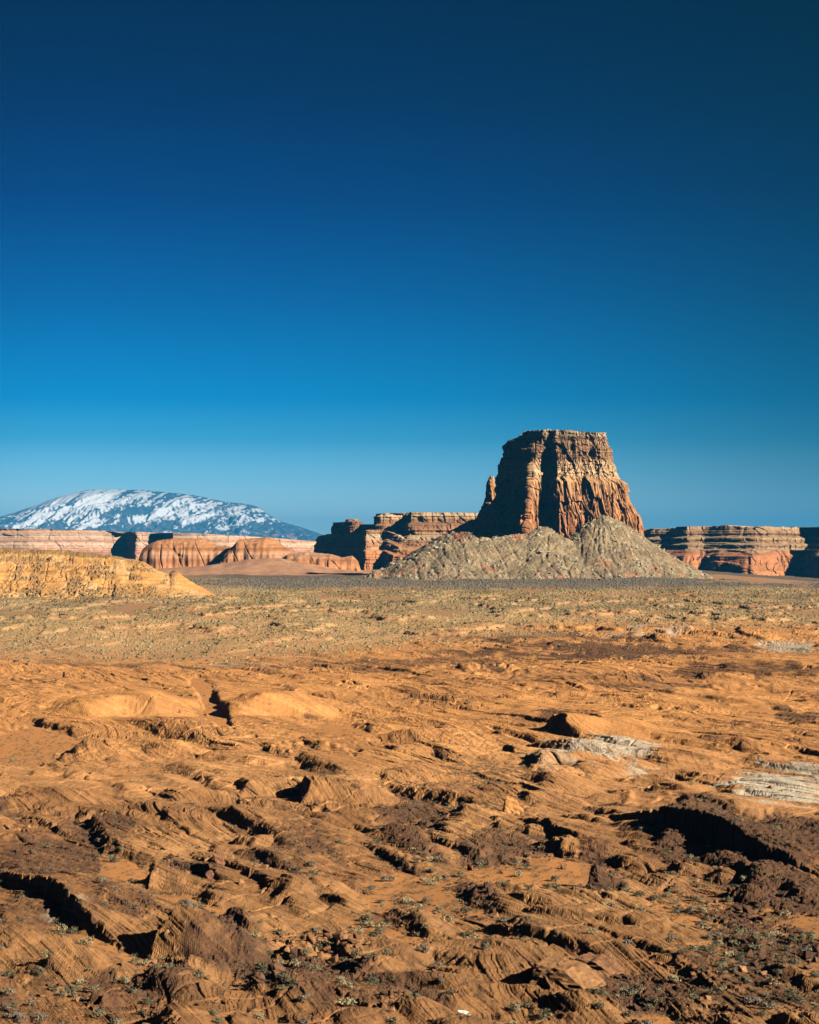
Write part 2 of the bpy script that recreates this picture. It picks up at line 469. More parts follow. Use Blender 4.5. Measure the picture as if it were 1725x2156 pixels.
# beds: tilted planes whose strike wanders; each set of beds is cut off by the next
cd, cv = cell(X / 60 + .25 * perlin(X / 30, Y / 40, 50), Y / 95 + .25 * perlin(X / 30, Y / 40, 51), 52)
k = 0.50 + 0.16 * cv
strike = TH + (cv - .5) * 0.34 + 0.08 * perlin(X / 120, Y / 160, 53)
zr = rock + np.interp(Y[:, 0], _by, _bz)[:, None]
S = k * (np.cos(strike) * X + np.sin(strike) * Y) + zr * 0.80 + cv * 37 + .5 * perlin(AC / 50, AL / 160, 54) + .06 * perlin(AC / 4, AL / 22, 55)
S = S.astype(np.float64)
def saw(S, P, tab):
    """beds of uneven thickness, each with a sharp broken edge on its left and a gentle back"""
    q = S / P + 1.1 * (lookup(tab, S, P * 2.3) - .5)
    i = np.floor(q).astype(np.int64); fr = (q - i).astype(f32)
    a = tab[(i * 7) % len(tab)].astype(f32); b = tab[((i - 1) * 7) % len(tab)].astype(f32)
    return np.where(fr < .14, fr / .14, 1 - (fr - .14) / .86) * (.35 + .65 * a)
calm = np.zeros(X.shape, f32)
for (u, v, ru, rv) in [(200, 1662, 300, 24), (270, 1490, 170, 40), (600, 1490, 150, 40), (1360, 1545, 130, 44), (1640, 1725, 140, 20), (1420, 1690, 120, 24), (740, 1650, 90, 30), (1500, 1450, 200, 16)]:
    calm = np.maximum(calm, smooth(1.25, .6, np.sqrt(((u_ - u) / ru) ** 2 + ((v_ - v) / rv) ** 2)).astype(f32))
gn = perlin(X / 45, Y / 60, 58)
amp = 0.22 + 0.78 * smooth(-.30, .30, gn + .35 * perlin(AC / 6, AL / 26, 59) + .2)
amp = amp * (1 - .75 * calm)
ampb = smooth(-.2, .35, perlin(AC / 7, AL / 30, 56))
farr = np.interp(Y[:, 0], [300, 600, 900, 1500, 2200], [0, .3, 1, 1.8, 2.4])[:, None]
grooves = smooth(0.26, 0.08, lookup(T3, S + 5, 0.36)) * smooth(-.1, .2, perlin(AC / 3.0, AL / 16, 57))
lam = saw(S, .38, T1) * .17 * amp + saw(S, 1.0, T2) * .24 * amp * (.35 + .65 * ampb) + saw(S, 3.3, T3) * .62 * (.2 + .8 * ampb) * (.3 + .7 * amp) - grooves * .50 * (.3 + .7 * amp) + saw(S, 11, T1) * .75 * farr * (.3 + .7 * ampb)
lam = lam + .16 * fbm(X / 1.6, Y / 2.4, 3, 49) + .05 * perlin(X / .5, Y / .7, 48)
stripe_ = (lookup(T1, S, .34))
rock += lam.astype(f32)
# broken, blocky ground where the dark crust lies
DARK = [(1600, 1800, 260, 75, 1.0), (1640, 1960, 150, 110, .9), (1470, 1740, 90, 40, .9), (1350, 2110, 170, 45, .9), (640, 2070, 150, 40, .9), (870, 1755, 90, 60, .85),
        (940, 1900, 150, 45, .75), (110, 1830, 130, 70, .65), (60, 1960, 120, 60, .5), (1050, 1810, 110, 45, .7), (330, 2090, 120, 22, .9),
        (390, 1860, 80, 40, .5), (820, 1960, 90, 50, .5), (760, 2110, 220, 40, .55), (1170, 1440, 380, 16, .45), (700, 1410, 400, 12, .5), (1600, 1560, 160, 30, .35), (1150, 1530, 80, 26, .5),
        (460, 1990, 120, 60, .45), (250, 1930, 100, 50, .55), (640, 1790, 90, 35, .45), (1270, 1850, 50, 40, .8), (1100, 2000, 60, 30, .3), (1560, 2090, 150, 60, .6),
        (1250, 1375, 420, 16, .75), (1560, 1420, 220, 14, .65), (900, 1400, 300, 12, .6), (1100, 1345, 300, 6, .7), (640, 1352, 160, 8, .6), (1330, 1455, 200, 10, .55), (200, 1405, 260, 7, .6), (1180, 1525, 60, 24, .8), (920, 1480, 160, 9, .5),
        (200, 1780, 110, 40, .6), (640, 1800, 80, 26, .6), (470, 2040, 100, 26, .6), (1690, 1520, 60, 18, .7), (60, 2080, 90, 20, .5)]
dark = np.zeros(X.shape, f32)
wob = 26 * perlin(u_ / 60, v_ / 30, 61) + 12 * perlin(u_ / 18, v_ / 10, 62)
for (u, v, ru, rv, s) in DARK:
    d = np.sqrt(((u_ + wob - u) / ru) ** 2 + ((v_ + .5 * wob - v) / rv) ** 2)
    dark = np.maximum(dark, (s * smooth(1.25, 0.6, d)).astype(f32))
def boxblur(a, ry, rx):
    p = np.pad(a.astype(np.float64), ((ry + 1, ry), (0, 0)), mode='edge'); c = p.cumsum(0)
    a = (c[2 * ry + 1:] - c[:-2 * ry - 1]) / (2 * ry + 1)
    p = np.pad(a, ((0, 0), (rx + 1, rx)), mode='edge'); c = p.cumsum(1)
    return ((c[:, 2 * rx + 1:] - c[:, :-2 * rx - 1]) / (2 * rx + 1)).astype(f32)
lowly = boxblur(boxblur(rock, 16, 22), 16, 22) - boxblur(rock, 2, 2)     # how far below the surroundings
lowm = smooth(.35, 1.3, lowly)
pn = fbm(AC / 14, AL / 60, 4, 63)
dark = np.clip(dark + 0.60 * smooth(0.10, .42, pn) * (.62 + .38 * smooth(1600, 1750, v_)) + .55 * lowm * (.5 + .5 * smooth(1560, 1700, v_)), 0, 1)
d1, c1v = cell(X / 1.7, Y / 2.2, 64)
d2, c2v = cell(X / 0.8, Y / 1.0, 65)
rubm = smooth(0.35, .8, dark + .45 * fbm(X / 9, Y / 14, 3, 66)) * smooth(1300, 700, Y)
rock += (rubm * ((c1v - .3) * 0.65 * smooth(.62, .42, d1) + (c2v - .3) * .35 * smooth(.6, .4, d2))).astype(f32)

# sand lies in the hollows
sand = 0.62 + .75 * perlin(AC / 40, AL / 110, 70) + .06 * perlin(X / 5, Y / 9, 71)
edge_ = smooth(-330, -170, u_) * smooth(2055, 1895, u_)      # the sculpted relief dies out towards the sides of the sheet
rock = (rock * edge_ + .3 * (1 - edge_)).astype(f32)
sandmask = smooth(-0.10, 0.12, sand - rock)
h = np.maximum(rock, sand).astype(f32)
YF = np.interp(u_, [0, 600, 950, 1300, 1725], [1270, 1300, 1560, 1780, 1760])
fade = smooth(1.13, .93, (Y + 110 * fbm(X / 120, Y / 100, 3, 73)) / YF)
Zg = base_z(Xg, Yg) + 3.0 * fbm(Xg / 260, Yg / 420, 3, 80) * smooth(900, 1800, Yg)
Zg[NEAR] += h * fade + (1 - fade) * np.maximum(0.4, 0.45 * h)
Zg += .5 * perlin(Xg / 30, Yg / 60, 81) * smooth(1200, 1600, Yg)
_q = fbm(Xg[1800:] / 70, Yg[1800:] / 190, 4, 82)
Zg[1800:] += (np.round(_q * 9) * .55 + 2.2 * smooth(.1, .16, _q) * smooth(3300, 2400, Yg[1800:])) * smooth(1250, 1700, Yg[1800:])

# colours of the ground
def C(r, g, b): return np.array([r, g, b], f32)
sandcol = C(.56, .25, .085)
rockA, rockB, rockC = C(.64, .325, .13), C(.45, .215, .083), C(.69, .315, .10)
col = np.empty(Xg.shape + (3,), f32)
tone = smooth(-.4, .4, fbm(X / 60, Y / 90, 3, 90))
cn = mix3(rockA, rockB, tone)
cn = mix3(cn, rockC, smooth(560, 900, Y) * .75)
stripe = lookup(TB, S, 0.42) * .6 + lookup(T1, S, 1.6) * .4
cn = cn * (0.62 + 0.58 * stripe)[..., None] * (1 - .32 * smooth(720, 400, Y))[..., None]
cn = mix3(cn, C(.09, .045, .024), np.clip(grooves * (.3 + .7 * amp) * .75, 0, 1))  # grooves take varnish and undercut shade as a darker colour
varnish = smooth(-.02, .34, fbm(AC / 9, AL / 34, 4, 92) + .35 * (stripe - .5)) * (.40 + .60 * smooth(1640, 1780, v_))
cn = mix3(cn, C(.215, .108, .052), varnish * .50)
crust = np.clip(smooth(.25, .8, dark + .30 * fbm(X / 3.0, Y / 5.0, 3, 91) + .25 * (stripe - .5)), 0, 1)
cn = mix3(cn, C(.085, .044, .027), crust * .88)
WHITE = [(1640, 1668, 120, 40, 1.0), (1270, 1600, 130, 26, .9), (1660, 1362, 60, 12, .8), (1380, 1338, 110, 6, .6), (150, 1950, 60, 14, .30), (500, 1408, 100, 5, .35), (1150, 1628, 60, 22, .25), (1390, 1640, 70, 12, .6)]
for (u, v, ru, rv, s) in WHITE:
    d = np.sqrt(((u_ + .6 * wob - u) / ru) ** 2 + ((v_ + .3 * wob - v) / rv) ** 2)
    cn = mix3(cn, C(.54, .46, .35), s * smooth(-.15, .28, .90 - d + .9 * (lookup(T2, S, 2.1) - .5) + .25 * (stripe - .5)))
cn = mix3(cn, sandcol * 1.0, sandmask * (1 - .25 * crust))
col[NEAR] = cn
Yp = Yg[nR:]; Xp = Xg[nR:]
up = UC + Xp * F / Yp; vp = VH + (EYE - np.interp(Yp[:, 0], _by, _bz))[:, None] * F / Yp
plain = mix3(C(.50, .275, .125), C(.47, .29, .13), smooth(-.3, .3, fbm(Xp / 140, Yp / 300, 4, 95)))
pavement = smooth(-.1, .35, fbm(Xp / 260, Yp / 500, 4, 96) + .1)
plain = mix3(plain, C(.30, .21, .115), pavement * .35)
rust = smooth(.12, .22, fbm(Xp / 120 + 4, Yp / 260, 4, 994)) * smooth(1275, 1300, vp)
plain = mix3(plain, C(.50, .215, .075), rust * .8)
darkband = smooth(1245, 1228, vp + 5 * perlin(up / 90, vp / 8, 97)) * smooth(200, 520, up)
plain = mix3(plain, C(.13, .10, .075), darkband * .92)
orange = smooth(.0, .4, fbm(Xp / 170, Yp / 520, 4, 98) + .1) * smooth(1262, 1250, vp) * smooth(1231, 1240, vp) * smooth(560, 760, up)
plain = mix3(plain, C(.50, .21, .07), orange)
apron = smooth(4450, 4700, Yp)
plain = mix3(plain, C(.50, .27, .15), apron * smooth(900, 760, up))
col[nR:] = plain
blend = (1 - fade)[..., None]
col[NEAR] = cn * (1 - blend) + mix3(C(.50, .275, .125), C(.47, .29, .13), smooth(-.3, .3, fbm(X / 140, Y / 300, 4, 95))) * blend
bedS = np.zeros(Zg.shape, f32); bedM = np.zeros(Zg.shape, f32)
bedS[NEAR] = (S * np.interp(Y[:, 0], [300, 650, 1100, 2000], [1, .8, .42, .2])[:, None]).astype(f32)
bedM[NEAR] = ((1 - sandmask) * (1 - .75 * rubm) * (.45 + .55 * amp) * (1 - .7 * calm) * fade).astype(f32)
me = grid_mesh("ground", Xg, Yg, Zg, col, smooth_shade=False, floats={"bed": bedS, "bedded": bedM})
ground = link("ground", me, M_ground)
tag(ground, "bare orange cross-bedded sandstone and sandy shrub plain running to the cliffs", kind='structure')

# wide low sheet so that the land goes on outside the sculpted part
gx = np.concatenate([-np.geomspace(60000, 300, 40), np.linspace(-250, 250, 20), np.geomspace(300, 60000, 40)])
gy = np.concatenate([np.linspace(-3000, 1500, 90), np.geomspace(1600, 98000, 80)])
GX, GY = np.meshgrid(gx, gy)
GZ = np.interp(GY, _by, _bz) - 34 * smooth(2500, 4500, GY) * smooth(600, 1200, GX) - 1.2 + 1.0 * fbm(GX / 100, GY / 100, 3, 99) * smooth(8000, 3000, np.abs(GX))
GC = np.broadcast_to(C(.42, .23, .11), GX.shape + (3,))
wide = link("terrain", grid_mesh("terrain", GX, GY, GZ, np.array(GC)), M_ground)
tag(wide, "orange desert land stretching away outside the sandstone slope", kind='structure')

def ground_at(x, y, arr=None):
    arr = Zg if arr is None else arr
    r = np.clip(np.searchsorted(ys, y) - 1, 0, len(ys) - 2)
    fr = (y - ys[r]) / (ys[r + 1] - ys[r])
    c = (x / y - ts[0]) / (ts[1] - ts[0])
    c0 = np.clip(np.floor(c).astype(int), 0, len(ts) - 2); fc = np.clip(c - c0, 0, 1)
    a = arr[r, c0] * (1 - fc) + arr[r, c0 + 1] * fc
    b = arr[r + 1, c0] * (1 - fc) + arr[r + 1, c0 + 1] * fc
    return a * (1 - fr) + b * fr

# ---------------------------------------------------------------- cliffs: rings between a foot outline and a rim outline
def resample(poly, n, rough=0.0, seed=0):
    p = np.array(poly + [poly[0]], float)
    d = np.r_[0, np.cumsum(np.hypot(*np.diff(p, axis=0).T))]
    return p, d
def ring_points(poly, n):
    """closed outline sampled at n points, same fraction along each edge (so outlines with equal point counts correspond)"""
    P = np.array(poly, float); m = len(P)
    t = np.arange(n) / n * m
    i = np.floor(t).astype(int); fr = (t - i)
    # Catmull-Rom mixed with straight edges: corners stay but are rounded
    p0, p1, p2, p3 = P[(i - 1) % m], P[i % m], P[(i + 1) % m], P[(i + 2) % m]
    fr = fr[:, None]
    cr_ = 0.5 * ((2 * p1) + (-p0 + p2) * fr + (2 * p0 - 5 * p1 + 4 * p2 - p3) * fr ** 2 + (-p0 + 3 * p1 - 3 * p2 + p3) * fr ** 3)
    ln = p1 + (p2 - p1) * fr
    return cr_ * .35 + ln * .65
def panels(X, Y, Z, w, h, a, seed, by=0):
    q = X + .8 * Y + .04 * Z
    d, v = cell(q / w + .3 * perlin(q / w, Z / h, seed + 1), Z / h, seed)
    return a * (v - .5)
def cliff_block(name, foot, rim, z0, z1, prof, colourf, n=900, m=160, flute=6, ledge=3, fsc=18, seed=0, bedp=9.0, rimz=None, disp=None, mat=None, parent=None, cap=14, bands=None):
    """prof: list of (fraction of height, fraction of the way from foot to rim)"""
    A = ring_points(foot, n); B = ring_points(rim, n)
    P1 = ring_points(foot, n)
    tz = np.linspace(0, 1, m)
    w = np.interp(tz, [p[0] for p in prof], [p[1] for p in prof])
    X = A[None, :, 0] + (B - A)[None, :, 0] * w[:, None]
    Y = A[None, :, 1] + (B - A)[None, :, 1] * w[:, None]
    zt = z1 if rimz is None else rimz(B[:, 0], B[:, 1])
    Z = z0 + (zt - z0) * tz[:, None] + 0 * X
    M_ = (A + B) / 2
    tg = np.roll(M_, -3, 0) - np.roll(M_, 3, 0)
    nr = np.stack([tg[:, 1], -tg[:, 0]], 1); nr /= np.linalg.norm(nr, axis=1)[:, None] + 1e-9
    c = M_.mean(0)
    if ((M_ - c) * nr).sum() < 0: nr = -nr
    fl = fbm3(X / fsc, Y / fsc, Z / (fsc * 5), 4, seed, .55)
    fl = fl - .55 * np.abs(fbm3(X / (fsc * .45), Y / (fsc * .45), Z / (fsc * 3), 3, seed + 7))
    crack = np.exp(-(perlin3(X / (fsc * 1.1), Y / (fsc * 1.1), Z / (fsc * 7), seed + 9) / .05) ** 2)
    ld = (lookup(T1, Z + 2 * fbm(X / 80, Y / 80, 2, seed + 1), bedp) - .5) + .6 * (lookup(T2, Z, bedp * .37) - .5)
    ld = ld * (0.6 + .8 * np.abs(perlin3(X / 40, Y / 40, Z / 20, seed + 11)))
    lw = 1.0 if bands is None else bands(Z)
    D = (flute * fl * 1.6 - crack * flute * .7) * (1.25 - .45 * lw) + ledge * ld * lw + .5 * flute * .35 * perlin3(X / (fsc * .2), Y / (fsc * .2), Z / (fsc * .3), seed + 21)
    if disp is not None: D = D + disp(X, Y, Z, tz[:, None])
    else: D = D + panels(X, Y, Z, fsc * .8, 60, flute * 2.2, seed + 40) + panels(X, Y, Z, fsc * .3, 18, flute * 1.1, seed + 42)
    X = X + nr[None, :, 0] * D; Y = Y + nr[None, :, 1] * D
    # cap: rings shrinking to the middle
    cx, cy = X[-1].mean(), Y[-1].mean()
    ss = (1 - np.linspace(0, 1, cap + 1)[1:] ** 1.0)[:, None]
    Xc = cx + (X[-1] - cx)[None, :] * ss; Yc = cy + (Y[-1] - cy)[None, :] * ss
    Zc = (Z[-1] * 1.0)[None, :] * ss + Z[-1].mean() * (1 - ss) + perlin(Xc / 25, Yc / 25, seed + 4) * 2.0 * (1 - ss) * ss * 3
    X = np.vstack([X, Xc]); Y = np.vstack([Y, Yc]); Z = np.vstack([Z, Zc])
    colr = colourf(X, Y, Z)
    o = link(name, grid_mesh(name, X, Y, Z, colr, smooth_shade=False, closed=True), mat or M_mesa, parent)
    return o
def UY(pts): return [(U2X(u, y), y) for u, y in pts]

def strata_colour(stops, seed, streak=.35, wob_m=4.0, bp=6.0, warm=1.0, con=.84):
    zs = [s[0] for s in stops]
    cs = np.array([s[1] for s in stops], float) * np.array([1, 1, warm])
    def fn(X, Y, Z):
        zz = Z + wob_m * fbm(X / 120, Y / 120, 3, seed) + 1.5 * perlin(X / 15, Y / 15 + Z / 10, seed + 1)
        c = np.stack([np.interp(zz, zs, cs[:, k]) for k in range(3)], -1).astype(f32)
        b = lookup(T3, zz + 3, bp) * .6 + lookup(T1, zz, bp * .35) * .4
        c = c * (1 - con / 2 + con * b)[..., None]
        st = smooth(.05, .5, fbm3(X / 14, Y / 14, Z / 140, 3, seed + 5))
        return np.clip(mix3(c, c * np.array([.42, .38, .38]), (st * streak)), 0, 1)
    return fn

# ---- the butte
Zb = lambda v: V2Z(v, 4300)
foot = UY([(1006, 4450), (1040, 4385), (1076, 4324), (1098, 4284), (1116, 4266), (1134, 4286), (1150, 4325), (1164, 4312), (1178, 4276), (1225, 4284), (1275, 4292), (1318, 4310), (1350, 4346),
           (1346, 4420), (1310, 4500), (1240, 4560), (1140, 4570), (1066, 4530)])
rim = UY([(1068, 4475), (1072, 4440), (1085, 4412), (1103, 4388), (1122, 4366), (1143, 4350), (1154, 4352), (1162, 4346), (1172, 4338), (1200, 4338), (1232, 4340), (1258, 4346), (1273, 4362),
          (1276, 4400), (1262, 4440), (1220, 4470), (1160, 4475), (1095, 4460)])
butte = bpy.data.objects.new("sandstone_butte", None); COL.objects.link(butte)
tag(butte, "huge flat-topped orange sandstone butte on a grey-green skirt of rubble", "butte")
def butte_disp(X, Y, Z, tz):
    u = UC + X * F / Y
    front = smooth(4400, 4360, Y)
    zz = Z
    # alcove between the lit spur and the main face, from the foot to the cap
    ca = 1150 + (zz - 118) * 0.02
    al = -16 * np.exp(-((u - ca) / 10) ** 2) * smooth(300, 265, zz) * smooth(110, 150, zz) * front
    sp = 17 * np.exp(-((u - (1112 + (zz - 118) * .09) - 5 * perlin(zz / 22, zz * 0, 302)) / 10) ** 2) * smooth(305, 230, zz) * front
    cap = 1.5 * smooth(306, 312, zz) + 3.0 * smooth(278, 282, zz) * smooth(300, 290, zz)
    pill = 5 * smooth(.1, .6, perlin(u / 6, zz / 80, 301)) * smooth(226, 190, zz) * front
    niche = -16 * np.exp(-((u - 1248) / 6) ** 2 - ((zz - 278) / 9) ** 2) - 12 * np.exp(-((u - 1205) / 4) ** 2 - ((zz - 290) / 10) ** 2) - 13 * np.exp(-((u - 1228) / 3.5) ** 2 - ((zz - 205) / 22) ** 2)
    low = smooth(232, 218, zz); up_ = 1 - low
    pan = panels(X, Y, Z, 22, 90, 13, 310) * low + panels(X, Y, Z, 6, 45, 5, 312) * low + panels(X, Y, Z, 13, 11, 6, 314) * up_ + panels(X, Y, Z, 5, 4, 3, 316) * (.3 + .7 * up_) + panels(X, Y, Z, 40, 60, 9, 318)
    pan = pan * (1 - .75 * np.clip(sp / 17, 0, 1))
    q = X + .8 * Y
    jnt = -4 * np.exp(-(perlin(q / 20, zz / 260, 321) / .045) ** 2) * low - 3 * np.exp(-(perlin(q / 6, zz / 160, 322) / .06) ** 2)
    lf = smooth(4372, 4410, Y) * smooth(1110, 1085, u)
    left = lf * (12 * np.exp(-((zz - 258) / 30) ** 2) - 6 * smooth(298, 312, zz))
    return al + sp + cap + pill + niche + pan + jnt + left
butte_col = strata_colour([(z_, (c_[0] * .98, c_[1] * .93, c_[2] * .82)) for z_, c_ in [(60, (.50, .225, .11)), (150, (.54, .25, .12)), (200, (.57, .30, .15)), (224, (.62, .36, .18)), (236, (.68, .47, .29)), (262, (.60, .39, .24)),
                           (268, (.37, .21, .12)), (282, (.43, .26, .155)), (288, (.33, .185, .115)), (303, (.46, .29, .18)), (308, (.34, .20, .13)), (314, (.56, .40, .26)), (330, (.66, .49, .33))]], 310, .45, 2.5, 5.0, 1.0, .40)
cliff_block("cliff", foot, rim, 60, Zb(902), [(0, -.12), (.215, 0), (.345, .12), (.37, .22), (.47, .38), (.60, .50), (.635, .66), (.76, .82), (.87, .92), (.94, .98), (1, 1)], butte_col,
            n=1700, m=330, flute=2.6, ledge=3.2, fsc=32, seed=300, bedp=7.0, disp=butte_disp, mat=M_butte, parent=butte, bands=lambda Z: .08 + .50 * smooth(222, 245, Z),
            rimz=lambda x, y: Zb(902) - 5.5 * smooth(4346, 4400, y) * smooth(U2X(1115, 4400), U2X(1075, 4400), x) - 6 * smooth(U2X(1150, 4350), U2X(1275, 4350), x) + 0 * x - 11 * smooth(U2X(1105, 4420), U2X(1070, 4450), x)
            + 1.6 * np.round(1.2 * perlin(x / 12, y / 12, 3) + .4 * perlin(x / 5, y / 5, 4)))
def small_disp(X, Y, Z, tz): return 0 * X
cliff_block("pinnacle", UY([(986, 4425), (1000, 4375), (1030, 4345), (1062, 4345), (1066, 4400), (1030, 4440)]), UY([(1030.5, 4385), (1031.5, 4378), (1035, 4375), (1038.5, 4378), (1039, 4385), (1035, 4390)]), 90, Zb(999),
            [(0, 0), (.30, .26), (.52, .62), (.66, .84), (.80, .92), (1, 1)], butte_col, n=160, m=110, flute=3.0, ledge=1.6, fsc=9, seed=340, bedp=5, mat=M_butte, parent=butte, cap=4)

# talus skirt
tx = np.arange(U2X(700, 4300), U2X(1560, 4300), 1.7); ty = np.arange(4010, 4800, 1.9)
TX, TY = np.meshgrid(tx, ty)
def seg_ridge(pts, slope):
    H_ = np.full(TX.shape, -1e3)
    for (u0, y0, z0), (u1, y1, z1) in zip(pts[:-1], pts[1:]):
        ax, ay, bx, by = U2X(u0, y0), y0, U2X(u1, y1), y1
        L2 = (bx - ax) ** 2 + (by - ay) ** 2
        t = np.clip(((TX - ax) * (bx - ax) + (TY - ay) * (by - ay)) / L2, 0, 1)
        d = np.hypot(TX - ax - t * (bx - ax), TY - ay - t * (by - ay))
        H_ = np.maximum(H_, z0 + (z1 - z0) * t - slope(d))
    return H_
sl1 = lambda dd_: (lambda d: 0.81 * d - 0.0008 * np.minimum(d, 260) ** 2)(np.sqrt(dd_ ** 2 + 400) - 20)
sl2 = lambda dd_: (lambda d: 0.66 * d - 0.0006 * np.minimum(d, 260) ** 2)(np.sqrt(dd_ ** 2 + 300) - 17)
wig = 9 * perlin(TX / 40, TY / 40, 400)
T_ = np.maximum.reduce([
    seg_ridge([(1270, 4300, 152), (1276, 4312, 153)], sl1),
    seg_ridge([(1141, 4262, 128), (1135, 4290, 128)], sl2),
    seg_ridge([(1128, 4262, 118), (1050, 4226, 108), (970, 4200, 104), (915, 4190, 88), (805, 4185, 45), (765, 4185, 26)], sl2),
    seg_ridge([(992, 4440, 146), (1040, 4372, 130), (1090, 4312, 112)], lambda d: .56 * d),
    seg_ridge([(1352, 4350, 110), (1345, 4420, 112), (1240, 4560, 125), (1050, 4530, 146), (992, 4440, 146)], lambda d: .70 * d),
])
rill = fbm(TX / 26, TY / 60, 4, 401)
rad = np.arctan2(TY - 4330, TX - U2X(1270, 4300)); rdist = np.hypot(TY - 4330, TX - U2X(1270, 4300))
T_ += -1.5 * smooth(.25, 0, np.abs(perlin(rad * 7, rdist / 130, 402))) * smooth(15, 60, rdist) - 2.2 * smooth(.2, 0, np.abs(perlin(TX / 34 + .3 * TY / 50, TY / 110, 409))) * smooth(20, 90, rdist) + 4 * rill + 2.0 * fbm(TX / 9, TY / 9, 3, 403)
dd, dv = cell(TX / 9, TY / 9, 404); de, dev = cell(TX / 4.5, TY / 4.5, 405)
T_ += smooth(.42, .25, dd) * (dv > .90) * 2.4 * dv + smooth(.45, .3, de) * (dev > .8) * 1.0
gz = base_z(TX, TY)
edge = smooth(0, 8, T_ - gz + 2)
TZ = np.where(T_ > gz - 1.0, T_, gz - 3 - .25 * np.clip(gz - T_, 0, 20))
tcol = mix3(C(.31, .228, .13), C(.20, .145, .082), smooth(-.3, .3, fbm(TX / 40, TY / 40, 3, 406)))
redp = smooth(.12, .4, fbm(TX / 45 + 3, TY / 30, 3, 407)) * smooth(90, 40, TZ)
tcol = mix3(tcol, C(.38, .17, .085), redp * .8)
redtop = np.exp(-((UC + TX * F / TY - 968) / 14) ** 2) * smooth(92, 102, TZ) + np.exp(-((UC + TX * F / TY - 1090) / 14) ** 2) * smooth(96, 104, TZ)
tcol = mix3(tcol, C(.40, .17, .08), np.clip(redtop * .8, 0, 1))
tcol = mix3(tcol, C(.46, .42, .31), ((dv > .86) * smooth(.42, .3, dd) * .6).astype(f32))
tcol = tcol * (0.8 + .4 * dev)[..., None]
link("talus_slope", grid_mesh("talus_slope", TX, TY, TZ, tcol, smooth_shade=False), M_talus, butte)

# ---- mesa behind the butte on the left (three tiers)
ym = 5800.0
Zm = lambda v: V2Z(v, ym)
mesa = bpy.data.objects.new("stepped_mesa", None); COL.objects.link(mesa)
tag(mesa, "banded red mesa with a dark shaded left wall just behind the butte's left slope", "mesa")
mcol = strata_colour([(20, (.46, .19, .09)), (78, (.48, .20, .10)), (88, (.52, .28, .17)), (100, (.42, .18, .10)), (118, (.50, .38, .28)), (130, (.44, .22, .13)), (150, (.34, .17, .10)), (168, (.30, .16, .10)), (178, (.46, .32, .22)), (195, (.38, .24, .15))], 500, .3, 5, 6, .82, .6)
cliff_block("lower_bench", UY([(650, 6200), (764, 5640), (774, 5625), (788, 5640), (805, 5660), (820, 5570), (900, 5555), (1000, 5580), (1100, 5620), (1100, 6700), (690, 6700)]),
            UY([(668, 6240), (765, 5720), (776, 5705), (790, 5720), (806, 5740), (845, 5680), (905, 5650), (1000, 5680), (1090, 5700), (1090, 6650), (705, 6650)]),
            20, Zm(1128), [(0, 0), (.52, .25), (.56, .6), (.75, .7), (.82, .95), (1, 1)], mcol, n=1500, m=110, flute=5, ledge=6, fsc=60, seed=510, bedp=9, parent=mesa,
            rimz=lambda x, y: np.interp(UC + x * F / y, [655, 690, 752, 775, 815, 850, 900, 1100], [V2Z(1130, 6000), V2Z(1123, 5900), V2Z(1124, 5800), V2Z(1116, 5800), V2Z(1118, 5800), V2Z(1136, 5700), V2Z(1140, 5700), V2Z(1140, 5700)]))
cliff_block("upper_tier", UY([(778, 5960), (786, 5850), (815, 5830), (828, 5860), (850, 5700), (930, 5690), (1000, 5720), (1110, 5760), (1110, 6400), (800, 6400)]),
            UY([(791, 5970), (797, 5890), (812, 5880), (855, 5920), (866, 5790), (935, 5780), (1000, 5790), (1100, 5820), (1100, 6380), (815, 6380)]),
            90, Zm(1079), [(0, 0), (.3, .3), (.36, .6), (.66, .68), (.72, .93), (1, 1)], mcol, n=1300, m=120, flute=4.5, ledge=6, fsc=50, seed=520, bedp=7, parent=mesa,
            rimz=lambda x, y: np.interp(UC + x * F / y, [790, 850, 1000, 1100], [V2Z(1081, 5850), V2Z(1078, 5800), V2Z(1080, 5800), V2Z(1082, 5800)]))
cliff_block("shoulder_knoll", UY([(697, 6180), (702, 6080), (742, 5960), (768, 5960), (800, 6000), (800, 6250)]), UY([(703, 6180), (706, 6130), (740, 6030), (756, 6030), (764, 6100), (750, 6200)]),
            110, Zm(1096), [(0, 0), (.3, .6), (.4, .9), (1, 1)], mcol, n=260, m=60, flute=4, ledge=5, fsc=16, seed=530, bedp=6, parent=mesa, cap=5)
cliff_block("saddle", UY([(742, 6150), (746, 5990), (765, 5900), (795, 5860), (815, 5900), (815, 6250)]), UY([(748, 6150), (752, 6050), (768, 6000), (792, 5960), (808, 5990), (808, 6220)]),
            95, V2Z(1104, 6000), [(0, 0), (.4, .6), (.5, .9), (1, 1)], mcol, n=260, m=60, flute=3, ledge=4, fsc=30, seed=535, bedp=6, parent=mesa, cap=5)
cliff_block("capstone", UY([(726, 6120), (730, 6070), (748, 6060), (757, 6090), (752, 6140)]), UY([(732, 6110), (735, 6090), (746, 6085), (751, 6105), (746, 6120)]),
            Zm(1100), Zm(1089), [(0, 0), (.5, .3), (1, 1)], mcol, n=120, m=30, flute=3, ledge=3, fsc=8, seed=540, bedp=4, parent=mesa, cap=4)

